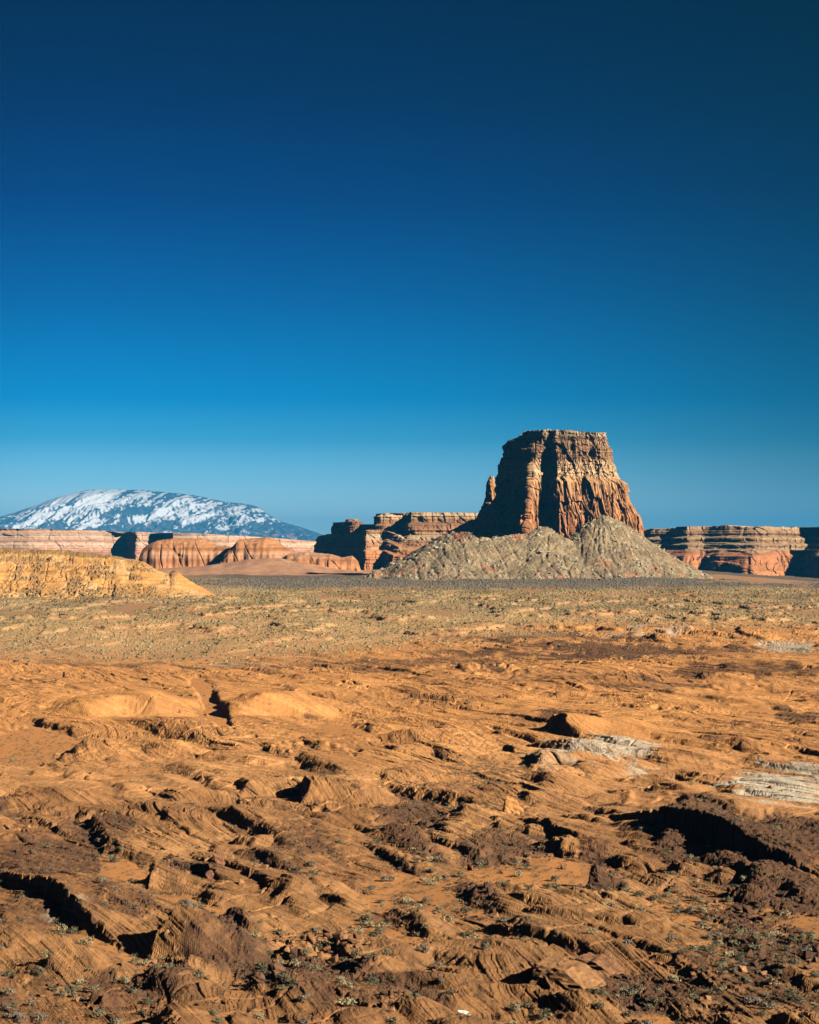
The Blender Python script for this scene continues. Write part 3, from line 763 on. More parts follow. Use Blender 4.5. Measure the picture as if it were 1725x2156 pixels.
# ---- mesa on the right
yr = 6000.0
mesa_r = bpy.data.objects.new("long_mesa", None); COL.objects.link(mesa_r)
tag(mesa_r, "long banded mesa with pale ledges and red lower wall right of the butte", "mesa")
rcol = strata_colour([(-20, (.46, .19, .09)), (52, (.48, .20, .10)), (76, (.44, .18, .10)), (86, (.46, .32, .22)), (94, (.32, .18, .11)), (104, (.44, .30, .20)), (112, (.29, .16, .10)), (124, (.44, .29, .19)), (132, (.30, .17, .11)), (146, (.36, .22, .15)), (160, (.42, .28, .19))], 600, .35, 14, 5, .82, .5)
cliff_block("red_wall", UY([(1290, 6300), (1380, 6120), (1440, 6010), (1462, 6010), (1478, 6060), (1500, 5980), (1580, 5900), (1640, 5960), (1662, 6080), (1690, 6080), (1720, 5950), (1800, 5850), (2100, 5800), (2300, 6900), (1300, 6900)]),
            UY([(1310, 6400), (1390, 6230), (1440, 6110), (1470, 6100), (1490, 6130), (1515, 6060), (1585, 5990), (1640, 6040), (1668, 6150), (1695, 6150), (1725, 6030), (1800, 5930), (2080, 5900), (2280, 6880), (1320, 6880)]),
            -30, V2Z(1158, 6000), [(0, 0), (.85, .35), (1, 1)], rcol, n=2000, m=90, flute=7, ledge=2.5, fsc=95, seed=610, bedp=12, parent=mesa_r)
cliff_block("ledged_top", UY([(1340, 6330), (1395, 6240), (1440, 6120), (1480, 6130), (1530, 6070), (1585, 6010), (1640, 6060), (1700, 6160), (1740, 6050), (1800, 5950), (2070, 5910), (2260, 6860), (1340, 6860)]),
            UY([(1362, 6400), (1412, 6340), (1446, 6270), (1486, 6270), (1536, 6210), (1592, 6170), (1644, 6210), (1704, 6290), (1746, 6200), (1806, 6110), (2050, 6050), (2240, 6840), (1360, 6840)]),
            60, V2Z(1108, 6050), [(0, 0), (.12, .22), (.22, .25), (.30, .45), (.42, .48), (.5, .68), (.64, .72), (.72, .9), (1, 1)], rcol, n=2000, m=130, flute=4.5, ledge=9, fsc=70, seed=620, bedp=9, parent=mesa_r,
            rimz=lambda x, y: np.interp(UC + x * F / y, [1355, 1400, 1425, 1520, 1640, 1800], [V2Z(1113, 6200), V2Z(1113, 6200), V2Z(1108, 6200), V2Z(1107, 6200), V2Z(1110, 6200), V2Z(1111, 6200)]) + 2 * np.round(1.3 * perlin(x / 40, y / 40, 6)))

# ---- far pale cliffs on the left
pcol = strata_colour([(20, (.50, .25, .17)), (75, (.50, .24, .16)), (95, (.52, .28, .20)), (110, (.60, .42, .32)), (130, (.50, .27, .19)), (145, (.60, .44, .34)), (160, (.48, .27, .19)), (180, (.52, .36, .27))], 700, .18, 7, 8, .92, .5)
far = bpy.data.objects.new("far_cliff_line", None); COL.objects.link(far)
tag(far, "long pale pink banded cliff line below the snowy mountain on the left", "cliffs")
cliff_block("cliff_wall", UY([(-500, 9000), (-60, 8700), (60, 8650), (160, 8700), (215, 8750), (240, 8980), (268, 8980), (282, 8750), (300, 8780), (322, 8970), (345, 8940), (360, 8700), (480, 8700), (560, 8900), (700, 9100), (860, 9400), (860, 10500), (-500, 10500)]),
            UY([(-490, 9120), (-60, 8830), (60, 8780), (160, 8830), (222, 8880), (244, 9090), (266, 9090), (286, 8880), (302, 8900), (325, 9080), (346, 9050), (365, 8820), (480, 8830), (560, 9020), (700, 9220), (850, 9500), (850, 10450), (-490, 10450)]),
            10, V2Z(1118, 8900), [(0, 0), (.4, .35), (.45, .6), (.7, .68), (.74, .9), (1, 1)], pcol, n=2400, m=90, flute=3, ledge=8, fsc=110, seed=710, bedp=12, parent=far,
            rimz=lambda x, y: V2Z(np.interp(UC + x * F / y, [-100, 0, 200, 430, 560, 680, 850], [1111, 1113, 1117, 1124, 1131, 1140, 1160]), 8900))

# ---- rounded red domes in front of them
dome_col = strata_colour([(10, (.48, .21, .09)), (60, (.50, .21, .085)), (72, (.56, .33, .20)), (78, (.49, .21, .085)), (130, (.50, .25, .11))], 760, .3, 3, 9)
def dome_cliff(name, pts, ydist, depth, z0, seed, label, foot_ext=25, n=420, m=60, colf=None):
    """pts: skyline (u, v) of a rounded rock mass at distance ydist"""
    x = np.linspace(pts[0][0], pts[-1][0], n)
    vt = np.interp(x, [p[0] for p in pts], [p[1] for p in pts])
    ztop = V2Z(vt, ydist)
    ph = np.linspace(0, math.pi, m * 2)
    rowsX, rowsY, rowsZ = [], [], []
    fr = np.arange(n) / (n - 1)
    endt = np.minimum(1, np.minimum(fr, 1 - fr) / .06) ** .5
    wv = 16 * perlin(x / 55, x * 0 + 2, seed) + 5 * perlin(x / 11, x * 0 + 4, seed + 1)
    for p in ph:
        c, s = math.cos(p), math.sin(p)
        prof = s ** .42                     # steep sides, rounded top
        yy = ydist - c * np.sign(1) * depth * (abs(c) ** .0) + 0 * x
        z = z0 + (ztop - z0) * prof * endt
        rowsX.append((x - UC) * ydist / F * 1.0 + 0 * yy); rowsY.append(yy + wv * (1 if c > 0 else .3) ); rowsZ.append(z)
    X_ = np.array(rowsX); Y_ = np.array(rowsY); Z_ = np.array(rowsZ)
    a = fbm3(X_ / 60, Y_ / 60, Z_ / 120, 4, seed + 2)
    crk = np.exp(-(perlin(X_ / 44 + Z_ / 90, Z_ / 130, seed + 3) / .035) ** 2)
    Y_ = Y_ - (a * 10 - crk * 5) * np.where(Y_ < ydist, 1, 0)
    Z_ = Z_ + 1.5 * perlin(X_ / 12, Y_ / 12, seed + 4) + .8 * (lookup(T1, Z_, 4) - .5)
    return X_, Y_, Z_
for nm, pts, yd, dep, sd, lab in (
    ("sandstone_dome", [(296, 1190), (306, 1153), (322, 1143), (336, 1138), (366, 1134), (427, 1134), (446, 1141), (458, 1150), (480, 1150), (500, 1158), (520, 1190)], 5350, 150, 800, "broad flat-topped red sandstone dome with a dark arched hollow, far behind the yellow hill"),
    ("sandstone_dome", [(462, 1195), (480, 1160), (494, 1149), (505, 1136), (530, 1134), (562, 1131), (578, 1137), (600, 1152), (615, 1160), (640, 1166), (660, 1195)], 5250, 140, 820, "cracked red sandstone dome, the tallest of the rounded domes below the snowy mountain"),
    ("sandstone_dome", [(596, 1200), (608, 1166), (645, 1162), (698, 1167), (719, 1174), (728, 1173), (742, 1171), (754, 1181), (763, 1207)], 5150, 110, 840, "low smooth red sandstone dome touching the foot of the dark mesa wall"),
):
    X_, Y_, Z_ = dome_cliff(nm, pts, yd, dep, 22, sd, lab)
    o = link(nm, grid_mesh(nm, X_, Y_, Z_, dome_col(X_, Y_, Z_)), M_mesa)
    tag(o, lab, "rock dome", "rounded red domes at the foot of the far cliffs")

# ---- sandy apron below the domes
ax = np.arange(U2X(250, 4900), U2X(820, 4900), 4.0); ay = np.arange(4520, 5350, 5.0)
AX, AY = np.meshgrid(ax, ay)
au = UC + AX * F / AY
crest = np.interp(au, [250, 330, 400, 470, 520, 590, 640, 700, 765, 820], [0, 10, 16, 22, 34, 36, 26, 12, 4, 0])
AZ = base_z(AX, AY) - 2 + crest * np.exp(-((AY - 5020) / 170.) ** 2) * (1 + .08 * perlin(AX / 60, AY / 60, 850)) + 3 * fbm(AX / 70, AY / 70, 3, 851)
AZ -= 6 * smooth(4620, 4530, AY)
ac = mix3(C(.50, .27, .15), C(.42, .22, .13), smooth(-.2, .3, fbm(AX / 30, AY / 60, 4, 852)))
o = link("sand_slope", grid_mesh("sand_slope", AX, AY, AZ, ac), M_mesa)
tag(o, "smooth pinkish sand slope piled against the red domes", kind='structure')

# ---- snowy mountain
yM = 35000.0
mx_ = np.arange(U2X(-190, yM), U2X(800, yM), 13.0); my = np.concatenate([np.arange(29000, 35400, 22.0), np.arange(35400, 42000, 120.0)])
MX, MY = np.meshgrid(mx_, my)
mu = UC + MX * F / yM
sky_v = np.interp(mu, [-190, -60, 0, 61, 131, 183, 226, 305, 366, 406, 473, 519, 541, 561, 591, 635, 675, 705, 800], [1150, 1112, 1088.5, 1069, 1043, 1032, 1029.6, 1032, 1038, 1042, 1056, 1061, 1066, 1080, 1098, 1110, 1124, 1135, 1160])
crestz = V2Z(sky_v, yM)
tt = np.where(MY < yM, (yM - MY) / 5600.0, (MY - yM) / 6500.0)
gul = np.abs(fbm((MX + .26 * (yM - MY)) / 420, (MY + .2 * MX) / 2400, 4, 900))
gul2 = np.abs(fbm((MX + .28 * (yM - MY)) / 170, (MY) / 900, 3, 910))
side = smooth(350, 560, mu)
gul = gul * (1 - side) + side * np.abs(fbm((MX - .25 * (yM - MY)) / 560, MY / 1500, 4, 920))
prof = 1 - np.clip(tt, 0, 1) ** 1.05
MZ = 30 + (crestz - 30) * prof
rel = smooth(0, .25, tt) * (MY < yM)
MZ = MZ - (470 * (.35 - gul) * -1 + 110 * (gul2 - .2)) * rel * .8 * -1 * np.clip(crestz / 1000, .3, 1) * np.where(tt < 1, 1, 0)
MZ = MZ + fbm(MX / 90, MY / 90, 3, 930) * 26 * rel
vfront = VH - (MZ - EYE) * F / MY
elevn = np.clip(MZ / 1130, 0, 1)
sn = fbm((MX + .27 * (yM - MY)) / 260, (MY + .3 * MX) / 2600, 4, 940) * .8 + .5 * fbm((MX + .27 * (yM - MY)) / 90, MY / 900, 3, 944) + .65 * fbm(MX / 50, MY / 150, 4, 941, .6)
bias = np.interp(mu, [-60, 40, 100, 250, 300, 380, 560, 640], [-.40, .0, .24, .24, 0.04, 0.04, .02, -.15])
rightsp = np.interp(elevn, [0, .35, .55, .9, 1], [-.5, -.22, 0, .08, -.02])
snow = smooth(-.03, .10, sn + bias + rightsp - .05 - .12 * smooth(.0, .05, .05 - tt) * (mu > 280) - .16 * (gul2 > .28))
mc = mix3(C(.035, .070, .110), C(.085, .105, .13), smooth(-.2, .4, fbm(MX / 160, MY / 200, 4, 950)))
mc = mix3(mc, C(.34, .20, .15), smooth(.05, .35, fbm(MX / 240, MY / 160, 4, 951)) * smooth(.50, .25, elevn))
mc = mix3(mc, C(.80, .83, .90), snow * .92)
FAR = 60.0 / 35.0      # the relief was worked out in a 35 km frame; the dome stands 60 km off and is that much bigger
MX, MY, MZ = MX * FAR, MY * FAR, EYE + (MZ - EYE) * FAR
o = link("mountain", grid_mesh("mountain", MX, MY, MZ, mc), M_mount)
tag(o, "broad blue mountain dome streaked with snow on the far left horizon", kind='structure')

# ---- yellow hill on the left
hx = np.arange(U2X(-420, 3000), U2X(490, 2650), 0.75); hy = np.concatenate([np.arange(2560, 2890, 0.85), np.arange(2890, 3200, 6.0)])
HX, HY = np.meshgrid(hx, hy)
hu = UC + HX * F / HY
skyl = np.interp(hu, [-420, 0, 60, 122, 171, 232, 262, 293, 305, 318, 330, 345, 357, 362, 368, 375, 384, 394, 410, 427, 445, 464, 480],
                 [1154, 1154, 1155, 1157, 1162, 1165, 1172, 1180, 1183, 1191, 1198, 1204, 1206, 1201, 1199, 1202, 1210, 1217, 1227, 1236, 1247, 1260, 1266])
ridge_y = 2860 + 0 * hu - 85 * smooth(0, 464, hu) + 8 * perlin(hu / 40, hu * 0, 1001)
skyl = skyl + 2.2 * fbm(hu / 14, hu * 0, 4, 1020) * smooth(330, 200, hu) + 1.5
top_z = V2Z(skyl, 2860 - 85 * smooth(0, 464, hu))
b0 = base_z(HX, HY)
wn_ = 10 * fbm(HX / 40, HY / 30, 4, 1002)
toe = np.interp(hu, [-420, 0, 200, 330, 464], [215, 200, 170, 115, 40])
t = np.clip((ridge_y - HY + wn_ * smooth(0, 30, ridge_y - HY)) / toe, 0, 1)
pl = np.interp(t, [0, .12, .19, .33, .42, .56, .63, .82, 1], [1, .90, .72, .62, .47, .35, .24, .09, 0])
pr = (1 - t) ** 1.15
mxw = smooth(240, 330, hu + 20 * perlin(HX / 30, HY / 30, 1003))
pf = pl * (1 - mxw) + pr * mxw
back = np.clip((HY - ridge_y) / 280, 0, 1)
pf = np.where(HY > ridge_y, 1 - back ** 1.2, pf)
HZ = b0 - 1.5 + (top_z - b0 + 1.5) * pf
sb = HZ + 0.25 * HX * 0.12
lo_amp = (1 - mxw * .8)
HZ = HZ + (lookup(T1, sb, 2.2) - .5) * 2.6 * lo_amp + (lookup(T2, sb, .8) - .5) * .8 * lo_amp + 1.7 * fbm(HX / 11, HY / 9, 4, 1004) * (.12 + lo_amp)
gu = np.abs(fbm(HX / 26, HY / 60, 3, 1005)); HZ -= smooth(.12, 0, gu) * 2.2 * smooth(.05, .3, t) * lo_amp
rubh = smooth(-.05, .2, fbm(HX / 26, HY / 22, 3, 1006)) * smooth(.0, .1, t) * smooth(400, 330, hu)
dh, dhv = cell(HX / 2.6, HY / 2.6, 1007)
HZ += rubh * smooth(.5, .3, dh) * (dhv) * 3.0
hc = mix3(C(.60, .30, .09), C(.66, .39, .165), smooth(-.2, .4, fbm(HX / 30, HY / 40, 3, 1010)))
hc = hc * (.82 + .3 * lookup(T3, sb, 1.9))[..., None]
hc = mix3(hc, C(.50, .23, .08), smooth(.0, .4, fbm(HX / 50, HY / 14, 3, 1011)) * .55)
cap_shade = np.clip(smooth(.13, .07, t) + .7 * smooth(.03, .0, np.abs(t - .37 + .05 * fbm(HX / 30, HY / 30, 3, 1021))) + .8 * smooth(.04, .0, np.abs(t - .17)) * smooth(120, 40, hu), 0, 1) * smooth(330, 240, hu)
hc = mix3(hc, C(.24, .155, .06), cap_shade * .85)  # dark cap rock, plus the shade under ledge overhangs put into the colour
hc = mix3(hc, C(.22, .135, .07), rubh * (dhv > .45) * .8)
spot, spv = cell(HX / 3.4, HY / 4.5, 1031)
hc = mix3(hc, C(.20, .17, .08), smooth(.42, .3, spot) * (spv > .4) * smooth(.5, .75, t + .15 * fbm(HX / 40, HY / 40, 3, 1032)) * smooth(400, 340, hu) * .85)
tipm = np.exp(-((hu - 366) / 9) ** 2) * smooth(.25, 0, t)
hc = mix3(hc, C(.22, .12, .06), np.clip(tipm, 0, 1))
o = link("hill", grid_mesh("hill", HX, HY, HZ, hc, smooth_shade=False), M_hill)
tag(o, "low yellow sandstone hill with rubbly ledges and a cone-shaped right end", kind='structure')

# ---------------------------------------------------------------- shrubs
def shrub_mesh(name, seed, leaves=170, tint=(.115, .125, .075), stems=10):
    r = np.random.RandomState(seed)
    V, T, Cc = [], [], []
    lobes = [(r.uniform(-.28, .28), r.uniform(-.28, .28), r.uniform(.20, .34), r.uniform(.22, .36)) for _ in range(5)]
    for i in range(leaves):
        lx, ly, lz, lr = lobes[r.randint(5)]
        d = r.normal(size=3); d[2] = abs(d[2]) * .9 - .15; d /= np.linalg.norm(d)
        p = np.array([lx, ly, lz]) + d * lr * r.uniform(.55, 1.05)
        p[2] = max(p[2], .03)
        a = r.normal(size=3); a[2] += .8; a -= d * a.dot(d) * .6; a /= np.linalg.norm(a)
        b = np.cross(a, d); b /= np.linalg.norm(b) + 1e-6
        s = r.uniform(.06, .13)
        k = len(V)
        V += [p - b * s * .45, p + b * s * .45, p + a * s * 1.5 + d * .02]
        T.append((k, k + 1, k + 2))
        c = np.array(tint) * r.uniform(.6, 1.5)
        Cc += [c, c, c]
    for i in range(stems):
        an = r.uniform(0, 6.283); e = r.uniform(.15, .4); top = np.array([math.cos(an) * e, math.sin(an) * e, r.uniform(.25, .5)])
        k = len(V); w = np.array([-math.sin(an), math.cos(an), 0]) * .02
        V += [-w + (0, 0, -.05), w + np.array((0, 0, -.05)), top]
        T.append((k, k + 1, k + 2)); c = np.array([.14, .10, .07]); Cc += [c, c, c]
    return tri_mesh(name, np.array(V), np.array(T), np.array(Cc))
SH = [shrub_mesh("shrub_a", 1, tint=(.16, .135, .08)), shrub_mesh("shrub_b", 2, tint=(.19, .165, .10)), shrub_mesh("shrub_c", 3, tint=(.10, .10, .06)),
      shrub_mesh("shrub_d", 4, tint=(.32, .265, .15)), shrub_mesh("shrub_e", 5, tint=(.17, .14, .11))]
SHN = ["grey-green", "dusty green", "dark green", "pale straw-green", "grey"]
for m_ in SH: m_.materials.append(M_shrub)

# where shrubs like to stand: sand, joints, the edges of rock; density in the picture
sm_near = sandmask * fade
slope = np.zeros(X.shape, f32)
jm = np.maximum(joint, joint2)
likes = np.clip(0.75 * sm_near * (0.35 + .9 * smooth(-.1, .4, perlin(X / 14, Y / 30, 77))) + .45 * smooth(.3, .8, jm) + .22 * crust + .07, 0, 1)
SHZ = [(880, 1880, 120, 55, 1.0), (1060, 1800, 140, 40, .8), (60, 1585, 120, 45, 1.0), (640, 1600, 110, 14, .8), (1450, 1920, 100, 60, .8), (1560, 2020, 160, 60, .8), (560, 2040, 90, 12, .7), (1000, 1700, 160, 50, .6), (690, 1660, 100, 30, .6),
       (1230, 1900, 120, 30, .5), (1080, 1640, 160, 25, .6), (1600, 1800, 150, 40, .35), (640, 1330, 2000, 40, .0)]
zoneb = np.zeros(X.shape, f32)
for (u, v, ru, rv, s) in SHZ:
    d = np.sqrt(((u_ + wob - u) / ru) ** 2 + ((v_ + .5 * wob - v) / rv) ** 2)
    zoneb = np.maximum(zoneb, (s * smooth(1.2, .4, d)).astype(f32))
likes = np.clip(likes * .6 + zoneb * .75, 0, 1)
likes_full = np.ones(Zg.shape, f32); likes_full[NEAR] = likes

rs = np.random.RandomState(77)
def ground_v(x, y, z): return VH + (EYE - z) * F / y
cand_v = rs.uniform(1600, 2200, 16000); cand_u = rs.uniform(-60, 1785, 16000)
cy_ = np.interp(-cand_v, -_vv, _vy); cx_ = (cand_u - UC) * cy_ / F
p = ground_at(cx_, cy_, likes_full)
w_area = (cy_ / 400.) ** 0.5
keep = rs.rand(16000) < p * 2.2 * np.minimum(w_area, 1.5)
cx_, cy_, p = cx_[keep], cy_[keep], p[keep]
size = np.exp(rs.normal(0, .48, len(cx_))) * 1.15
size = np.clip(size, .4, 2.8)
cz_ = ground_at(cx_, cy_)
px_size = size * F / cy_
vis_v = ground_v(cx_, cy_, cz_); vis_u = UC + cx_ * F / cy_
inview = (vis_u > -5) & (vis_u < 1730) & (vis_v < 2165)
order = np.argsort(-(px_size * inview))
chosen = order[:290]
def zone_name(u, v):
    if v < 1680: return "on the sandy flat by the middle rock swells"
    if v > 2060: return "among the broken rock along the near edge"
    if u < 330: return "beside the deep shadow of the left slab"
    if u < 640: return "around the striped sandstone cone"
    if u < 1010: return "in the sandy hollow right of the striped cone"
    if u < 1330: return "on the sand below the dark rock knob"
    return "by the great shadowed dark ledge"
def size_word(s): return "small" if s < .85 else ("large" if s > 1.6 else "rounded")
for i in chosen:
    kind = [0, 1, 2, 3, 4][int(rs.choice(5, p=[.3, .25, .15, .15, .15]))]
    o = bpy.data.objects.new("desert_shrub", SH[kind]); COL.objects.link(o)
    o.location = (cx_[i], cy_[i], cz_[i] - .05)
    s = size[i]; o.scale = (s, s * rs.uniform(.85, 1.1), s * rs.uniform(.7, 1.0)); o.rotation_euler = (0, 0, rs.uniform(0, 6.28))
    tag(o, f"{size_word(s)} {SHN[kind]} desert shrub {zone_name(vis_u[i], vis_v[i])}", "shrub", f"{SHN[kind]} shrubs {zone_name(vis_u[i], vis_v[i])}")

def scatter_mesh(protos, xs, ys_, zs, sizes, rots, squash, tints):
    Vs, Ts, Cs = [], [], []; k = 0
    idx = rs.randint(0, len(protos), len(xs))
    for q, (PV, PT, PC) in enumerate(protos):
        m_ = np.nonzero(idx == q)[0]
        if not len(m_): continue
        c, s = np.cos(rots[m_]), np.sin(rots[m_])
        sx = sizes[m_][:, None]
        x = (PV[None, :, 0] * c[:, None] - PV[None, :, 1] * s[:, None]) * sx + xs[m_][:, None]
        y = (PV[None, :, 0] * s[:, None] + PV[None, :, 1] * c[:, None]) * sx + ys_[m_][:, None]
        z = PV[None, :, 2] * sx * squash[m_][:, None] + zs[m_][:, None]
        Vs.append(np.stack([x, y, z], -1).reshape(-1, 3))
        Ts.append((PT[None] + (np.arange(len(m_)) * len(PV))[:, None, None] + k).reshape(-1, 3))
        Cs.append((PC[None] * tints[m_][:, None, :]).reshape(-1, 3))
        k += len(m_) * len(PV)
    return np.vstack(Vs), np.vstack(Ts), np.vstack(Cs)
def mesh_arrays(me):
    V = np.empty(len(me.vertices) * 3); me.vertices.foreach_get("co", V)
    T = np.empty(len(me.loops), np.int32); me.loops.foreach_get("vertex_index", T)
    Cc = np.empty(len(me.vertices) * 4); me.color_attributes["Col"].data.foreach_get("color", Cc)
    return V.reshape(-1, 3), T.reshape(-1, 3), Cc.reshape(-1, 4)[:, :3]
light_bush = [mesh_arrays(shrub_mesh(f"tuft{q}", 20 + q, 44, (1, 1, 1), 0)) for q in range(4)]
tiny_bush = []
for q in range(5):
    r = np.random.RandomState(60 + q); n_ = 6
    a = np.arange(n_) / n_ * 6.283
    rr_ = r.uniform(.38, .6, n_)
    V = np.vstack([np.stack([np.cos(a) * rr_, np.sin(a) * rr_, r.uniform(.1, .35, n_)], 1), [[.05, 0, .62]], np.stack([np.cos(a) * .4, np.sin(a) * .4, 0 * a - .1], 1)])
    T = [(i, (i + 1) % n_, n_) for i in range(n_)] + [(i, n_ + 1 + i, (i + 1) % n_) for i in range(n_)] + [((i + 1) % n_, n_ + 1 + i, n_ + 1 + (i + 1) % n_) for i in range(n_)]
    tiny_bush.append((V, np.array(T), r.uniform(.75, 1.25, (len(V), 1)) * np.ones((1, 3))))
# mid distance tufts, past the counted ones
rest = np.setdiff1d(np.arange(len(cx_)), chosen)
mv = rs.uniform(1385, 1660, 26000); mu_ = rs.uniform(-120, 1845, 26000)
my_ = np.interp(-mv, -_vv, _vy); mx2 = (mu_ - UC) * my_ / F
pp = ground_at(mx2, my_, likes_full)
kk = rs.rand(26000) < np.clip(pp * .8, 0, 1)
ax_, ay_ = np.r_[cx_[rest], mx2[kk]], np.r_[cy_[rest], my_[kk]]
asz = np.r_[size[rest] * .85, np.clip(np.exp(rs.normal(0, .35, kk.sum())) * 1.05, .5, 2.2)]
SHC = np.array([(.16, .135, .08), (.19, .165, .10), (.10, .09, .055), (.32, .265, .15), (.17, .14, .11)])
V, T, Cc = scatter_mesh(light_bush, ax_, ay_, ground_at(ax_, ay_) - .05, asz, rs.uniform(0, 6.28, len(ax_)), rs.uniform(.6, 1, len(ax_)), SHC[rs.choice(5, len(ax_), p=[.3, .25, .2, .1, .15])])
o = link("scrub", tri_mesh("scrub", V, T, Cc), M_shrub)
tag(o, "thin grey-green desert scrub scattered over the sandstone beyond the near shrubs", kind='stuff')
# the plain
N = 260000
py = 1230 + (4150 - 1230) * rs.rand(N) ** 0.66
pv = 0
pxx = rs.uniform(-165, 1890, N); pX = (pxx - UC) * py / F
dens = smooth(-.45, .25, fbm(pX / 90, py / 260, 3, 1100)) * (.55 + .45 * smooth(-.2, .3, perlin(pX / 22, py / 40, 1101)))
inhill = (pxx < 475) & (py > 2700) & (py < 2880)
nearfade = smooth(.93, 1.1, (py + 110 * fbm(pX / 120, py / 100, 3, 73)) / np.interp(pxx, [0, 600, 950, 1300, 1725], [1270, 1300, 1560, 1780, 1760]))
ok = (rs.rand(N) < (.30 + .70 * dens) * (.15 + .85 * nearfade)) & ~inhill
pX, py, pxx = pX[ok], py[ok], pxx[ok]
psz = np.clip(np.exp(rs.normal(0, .42, len(pX))) * 1.15, .45, 3.2) * np.interp(py, [1200, 3600], [1, 1.7])
PC_ = np.array([(.175, .135, .058), (.235, .18, .078), (.085, .072, .042), (.35, .26, .115), (.145, .115, .075), (.20, .155, .052)])
pal = PC_[rs.choice(6, len(pX), p=[.22, .22, .16, .2, .12, .08])]
wash = np.abs(perlin(pX / 130 + .002 * py, py / 330, 1107) + .25 * perlin(pX / 30, py / 60, 1108))
psz_keep = rs.rand(len(pX)) < smooth(.01, .07, wash)
patch = smooth(-.15, .25, fbm(pX / 160, py / 420, 3, 1105))
pal = mix3(pal, np.array([.43, .33, .17]) * rs.uniform(.7, 1.2, (len(pX), 1)), .6 * patch)
patch2 = smooth(.05, .3, fbm(pX / 110 + 9, py / 300, 3, 1106))
pal = mix3(pal, np.array([.15, .13, .085]) * rs.uniform(.7, 1.2, (len(pX), 1)), .6 * patch2)
farb = smooth(3150, 3450, py) * smooth(250, 560, pxx)
pal = mix3(pal, np.array([.135, .118, .095]) * rs.uniform(.8, 1.3, (len(pX), 1)), .9 * farb)
pX, py, psz, pal = pX[psz_keep], py[psz_keep], psz[psz_keep], pal[psz_keep]
hi_ = rs.randint(0, HX.shape[0], 26000); hj_ = rs.randint(0, HX.shape[1], 26000)
tq = t[hi_, hj_] + .18 * fbm(HX[hi_, hj_] / 40, HY[hi_, hj_] / 40, 3, 1040)
hk = (HY[hi_, hj_] < 2860) & (rs.rand(26000) < .75 * smooth(.42, .75, tq) + .03) & (hu[hi_, hj_] < 400)
hi_, hj_ = hi_[hk], hj_[hk]
nh = len(hi_)
pz = np.r_[ground_at(pX, py), HZ[hi_, hj_]]
pX = np.r_[pX, HX[hi_, hj_]]; py = np.r_[py, HY[hi_, hj_]]
psz = np.r_[psz, np.clip(np.exp(rs.normal(0, .4, nh)) * 1.5, .6, 3.5)]
pal = np.vstack([pal, PC_[rs.choice(6, nh)]])
V, T, Cc = scatter_mesh(tiny_bush, pX, py, pz - .05, psz, rs.uniform(0, 6.28, len(pX)), rs.uniform(.6, 1, len(pX)), pal)
o = link("plain_scrub", tri_mesh("plain_scrub", V, T, Cc), M_shrub)
tag(o, "low olive and straw scrub covering the flat plain before the butte", kind='stuff')

# ---------------------------------------------------------------- boulders
import bmesh
def boulder_mesh(name, seed, flat=.7, colr=(.15, .08, .05)):
    r = np.random.RandomState(seed)
    bm = bmesh.new()
    for i in range(13):
        p = r.uniform(-1, 1, 3); p /= max(abs(p)) ** .6 + .2; p *= (.5, .42, .40 * flat)
        bm.verts.new(p)
    res = bmesh.ops.convex_hull(bm, input=bm.verts)
    bmesh.ops.delete(bm, geom=[g for g in res['geom_interior'] if isinstance(g, bmesh.types.BMVert)], context='VERTS')
    bmesh.ops.dissolve_limit(bm, angle_limit=.30, verts=bm.verts, edges=bm.edges)
    bmesh.ops.bevel(bm, geom=list(bm.edges), offset=.035, segments=1, affect='EDGES')
    bmesh.ops.triangulate(bm, faces=bm.faces)
    me = bpy.data.meshes.new(name); bm.to_mesh(me); bm.free()
    at = me.color_attributes.new("Col", 'FLOAT_COLOR', 'POINT')
    n = len(me.vertices); c4 = np.ones((n, 4), f32); c4[:, :3] = np.array(colr) * r.uniform(.85, 1.15, (n, 1))
    at.data.foreach_set("color", c4.ravel())
    return me
BC = {'dark brown': (.10, .052, .032), 'tan': (.34, .18, .085), 'rust-brown': (.22, .105, .055)}
BM = {k: [boulder_mesh(f"boulder_{k.replace(' ', '_')}_{q}", 200 + q * 7 + len(k), fl, c) for q, fl in enumerate((.6, .9, 1.2, .5, .8))] for k, c in BC.items()}
for l in BM.values():
    for m_ in l: m_.materials.append(M_bould)
# density in the picture
BZ = [(640, 2060, 130, 38, 1.0), (1380, 2110, 150, 40, 1.0), (720, 2010, 110, 30, .8), (1420, 1740, 70, 45, .9), (1580, 1920, 140, 60, .9), (400, 1840, 70, 45, .8), (1060, 1830, 100, 25, .7), (860, 1760, 80, 40, .6), (330, 2030, 60, 25, .6),
      (60, 1780, 70, 40, .4), (560, 1850, 100, 30, .6), (1620, 2060, 120, 60, .7), (950, 1920, 120, 30, .6), (150, 2110, 160, 30, .45), (820, 2120, 100, 30, .4), (1270, 1870, 40, 20, .9), (1480, 1900, 60, 40, .6)]
bden = np.full(X.shape, .02, f32)
for (u, v, ru, rv, s) in BZ:
    d = np.sqrt(((u_ + wob - u) / ru) ** 2 + ((v_ + .5 * wob - v) / rv) ** 2)
    bden = np.maximum(bden, (s * smooth(1.25, .3, d)).astype(f32))
bfull = np.zeros(Zg.shape, f32); bfull[NEAR] = np.clip(bden * (.35 + .65 * smooth(-.2, .2, perlin(X / 6, Y / 10, 120))), 0, 1)
dfull = np.zeros(Zg.shape, f32); dfull[NEAR] = crust
NB = 16000
bv = rs.uniform(1640, 2200, NB); bu = rs.uniform(-60, 1785, NB)
by_ = np.interp(-bv, -_vv, _vy); bx_ = (bu - UC) * by_ / F
kp = rs.rand(NB) < ground_at(bx_, by_, bfull)
bx_, by_ = bx_[kp], by_[kp]
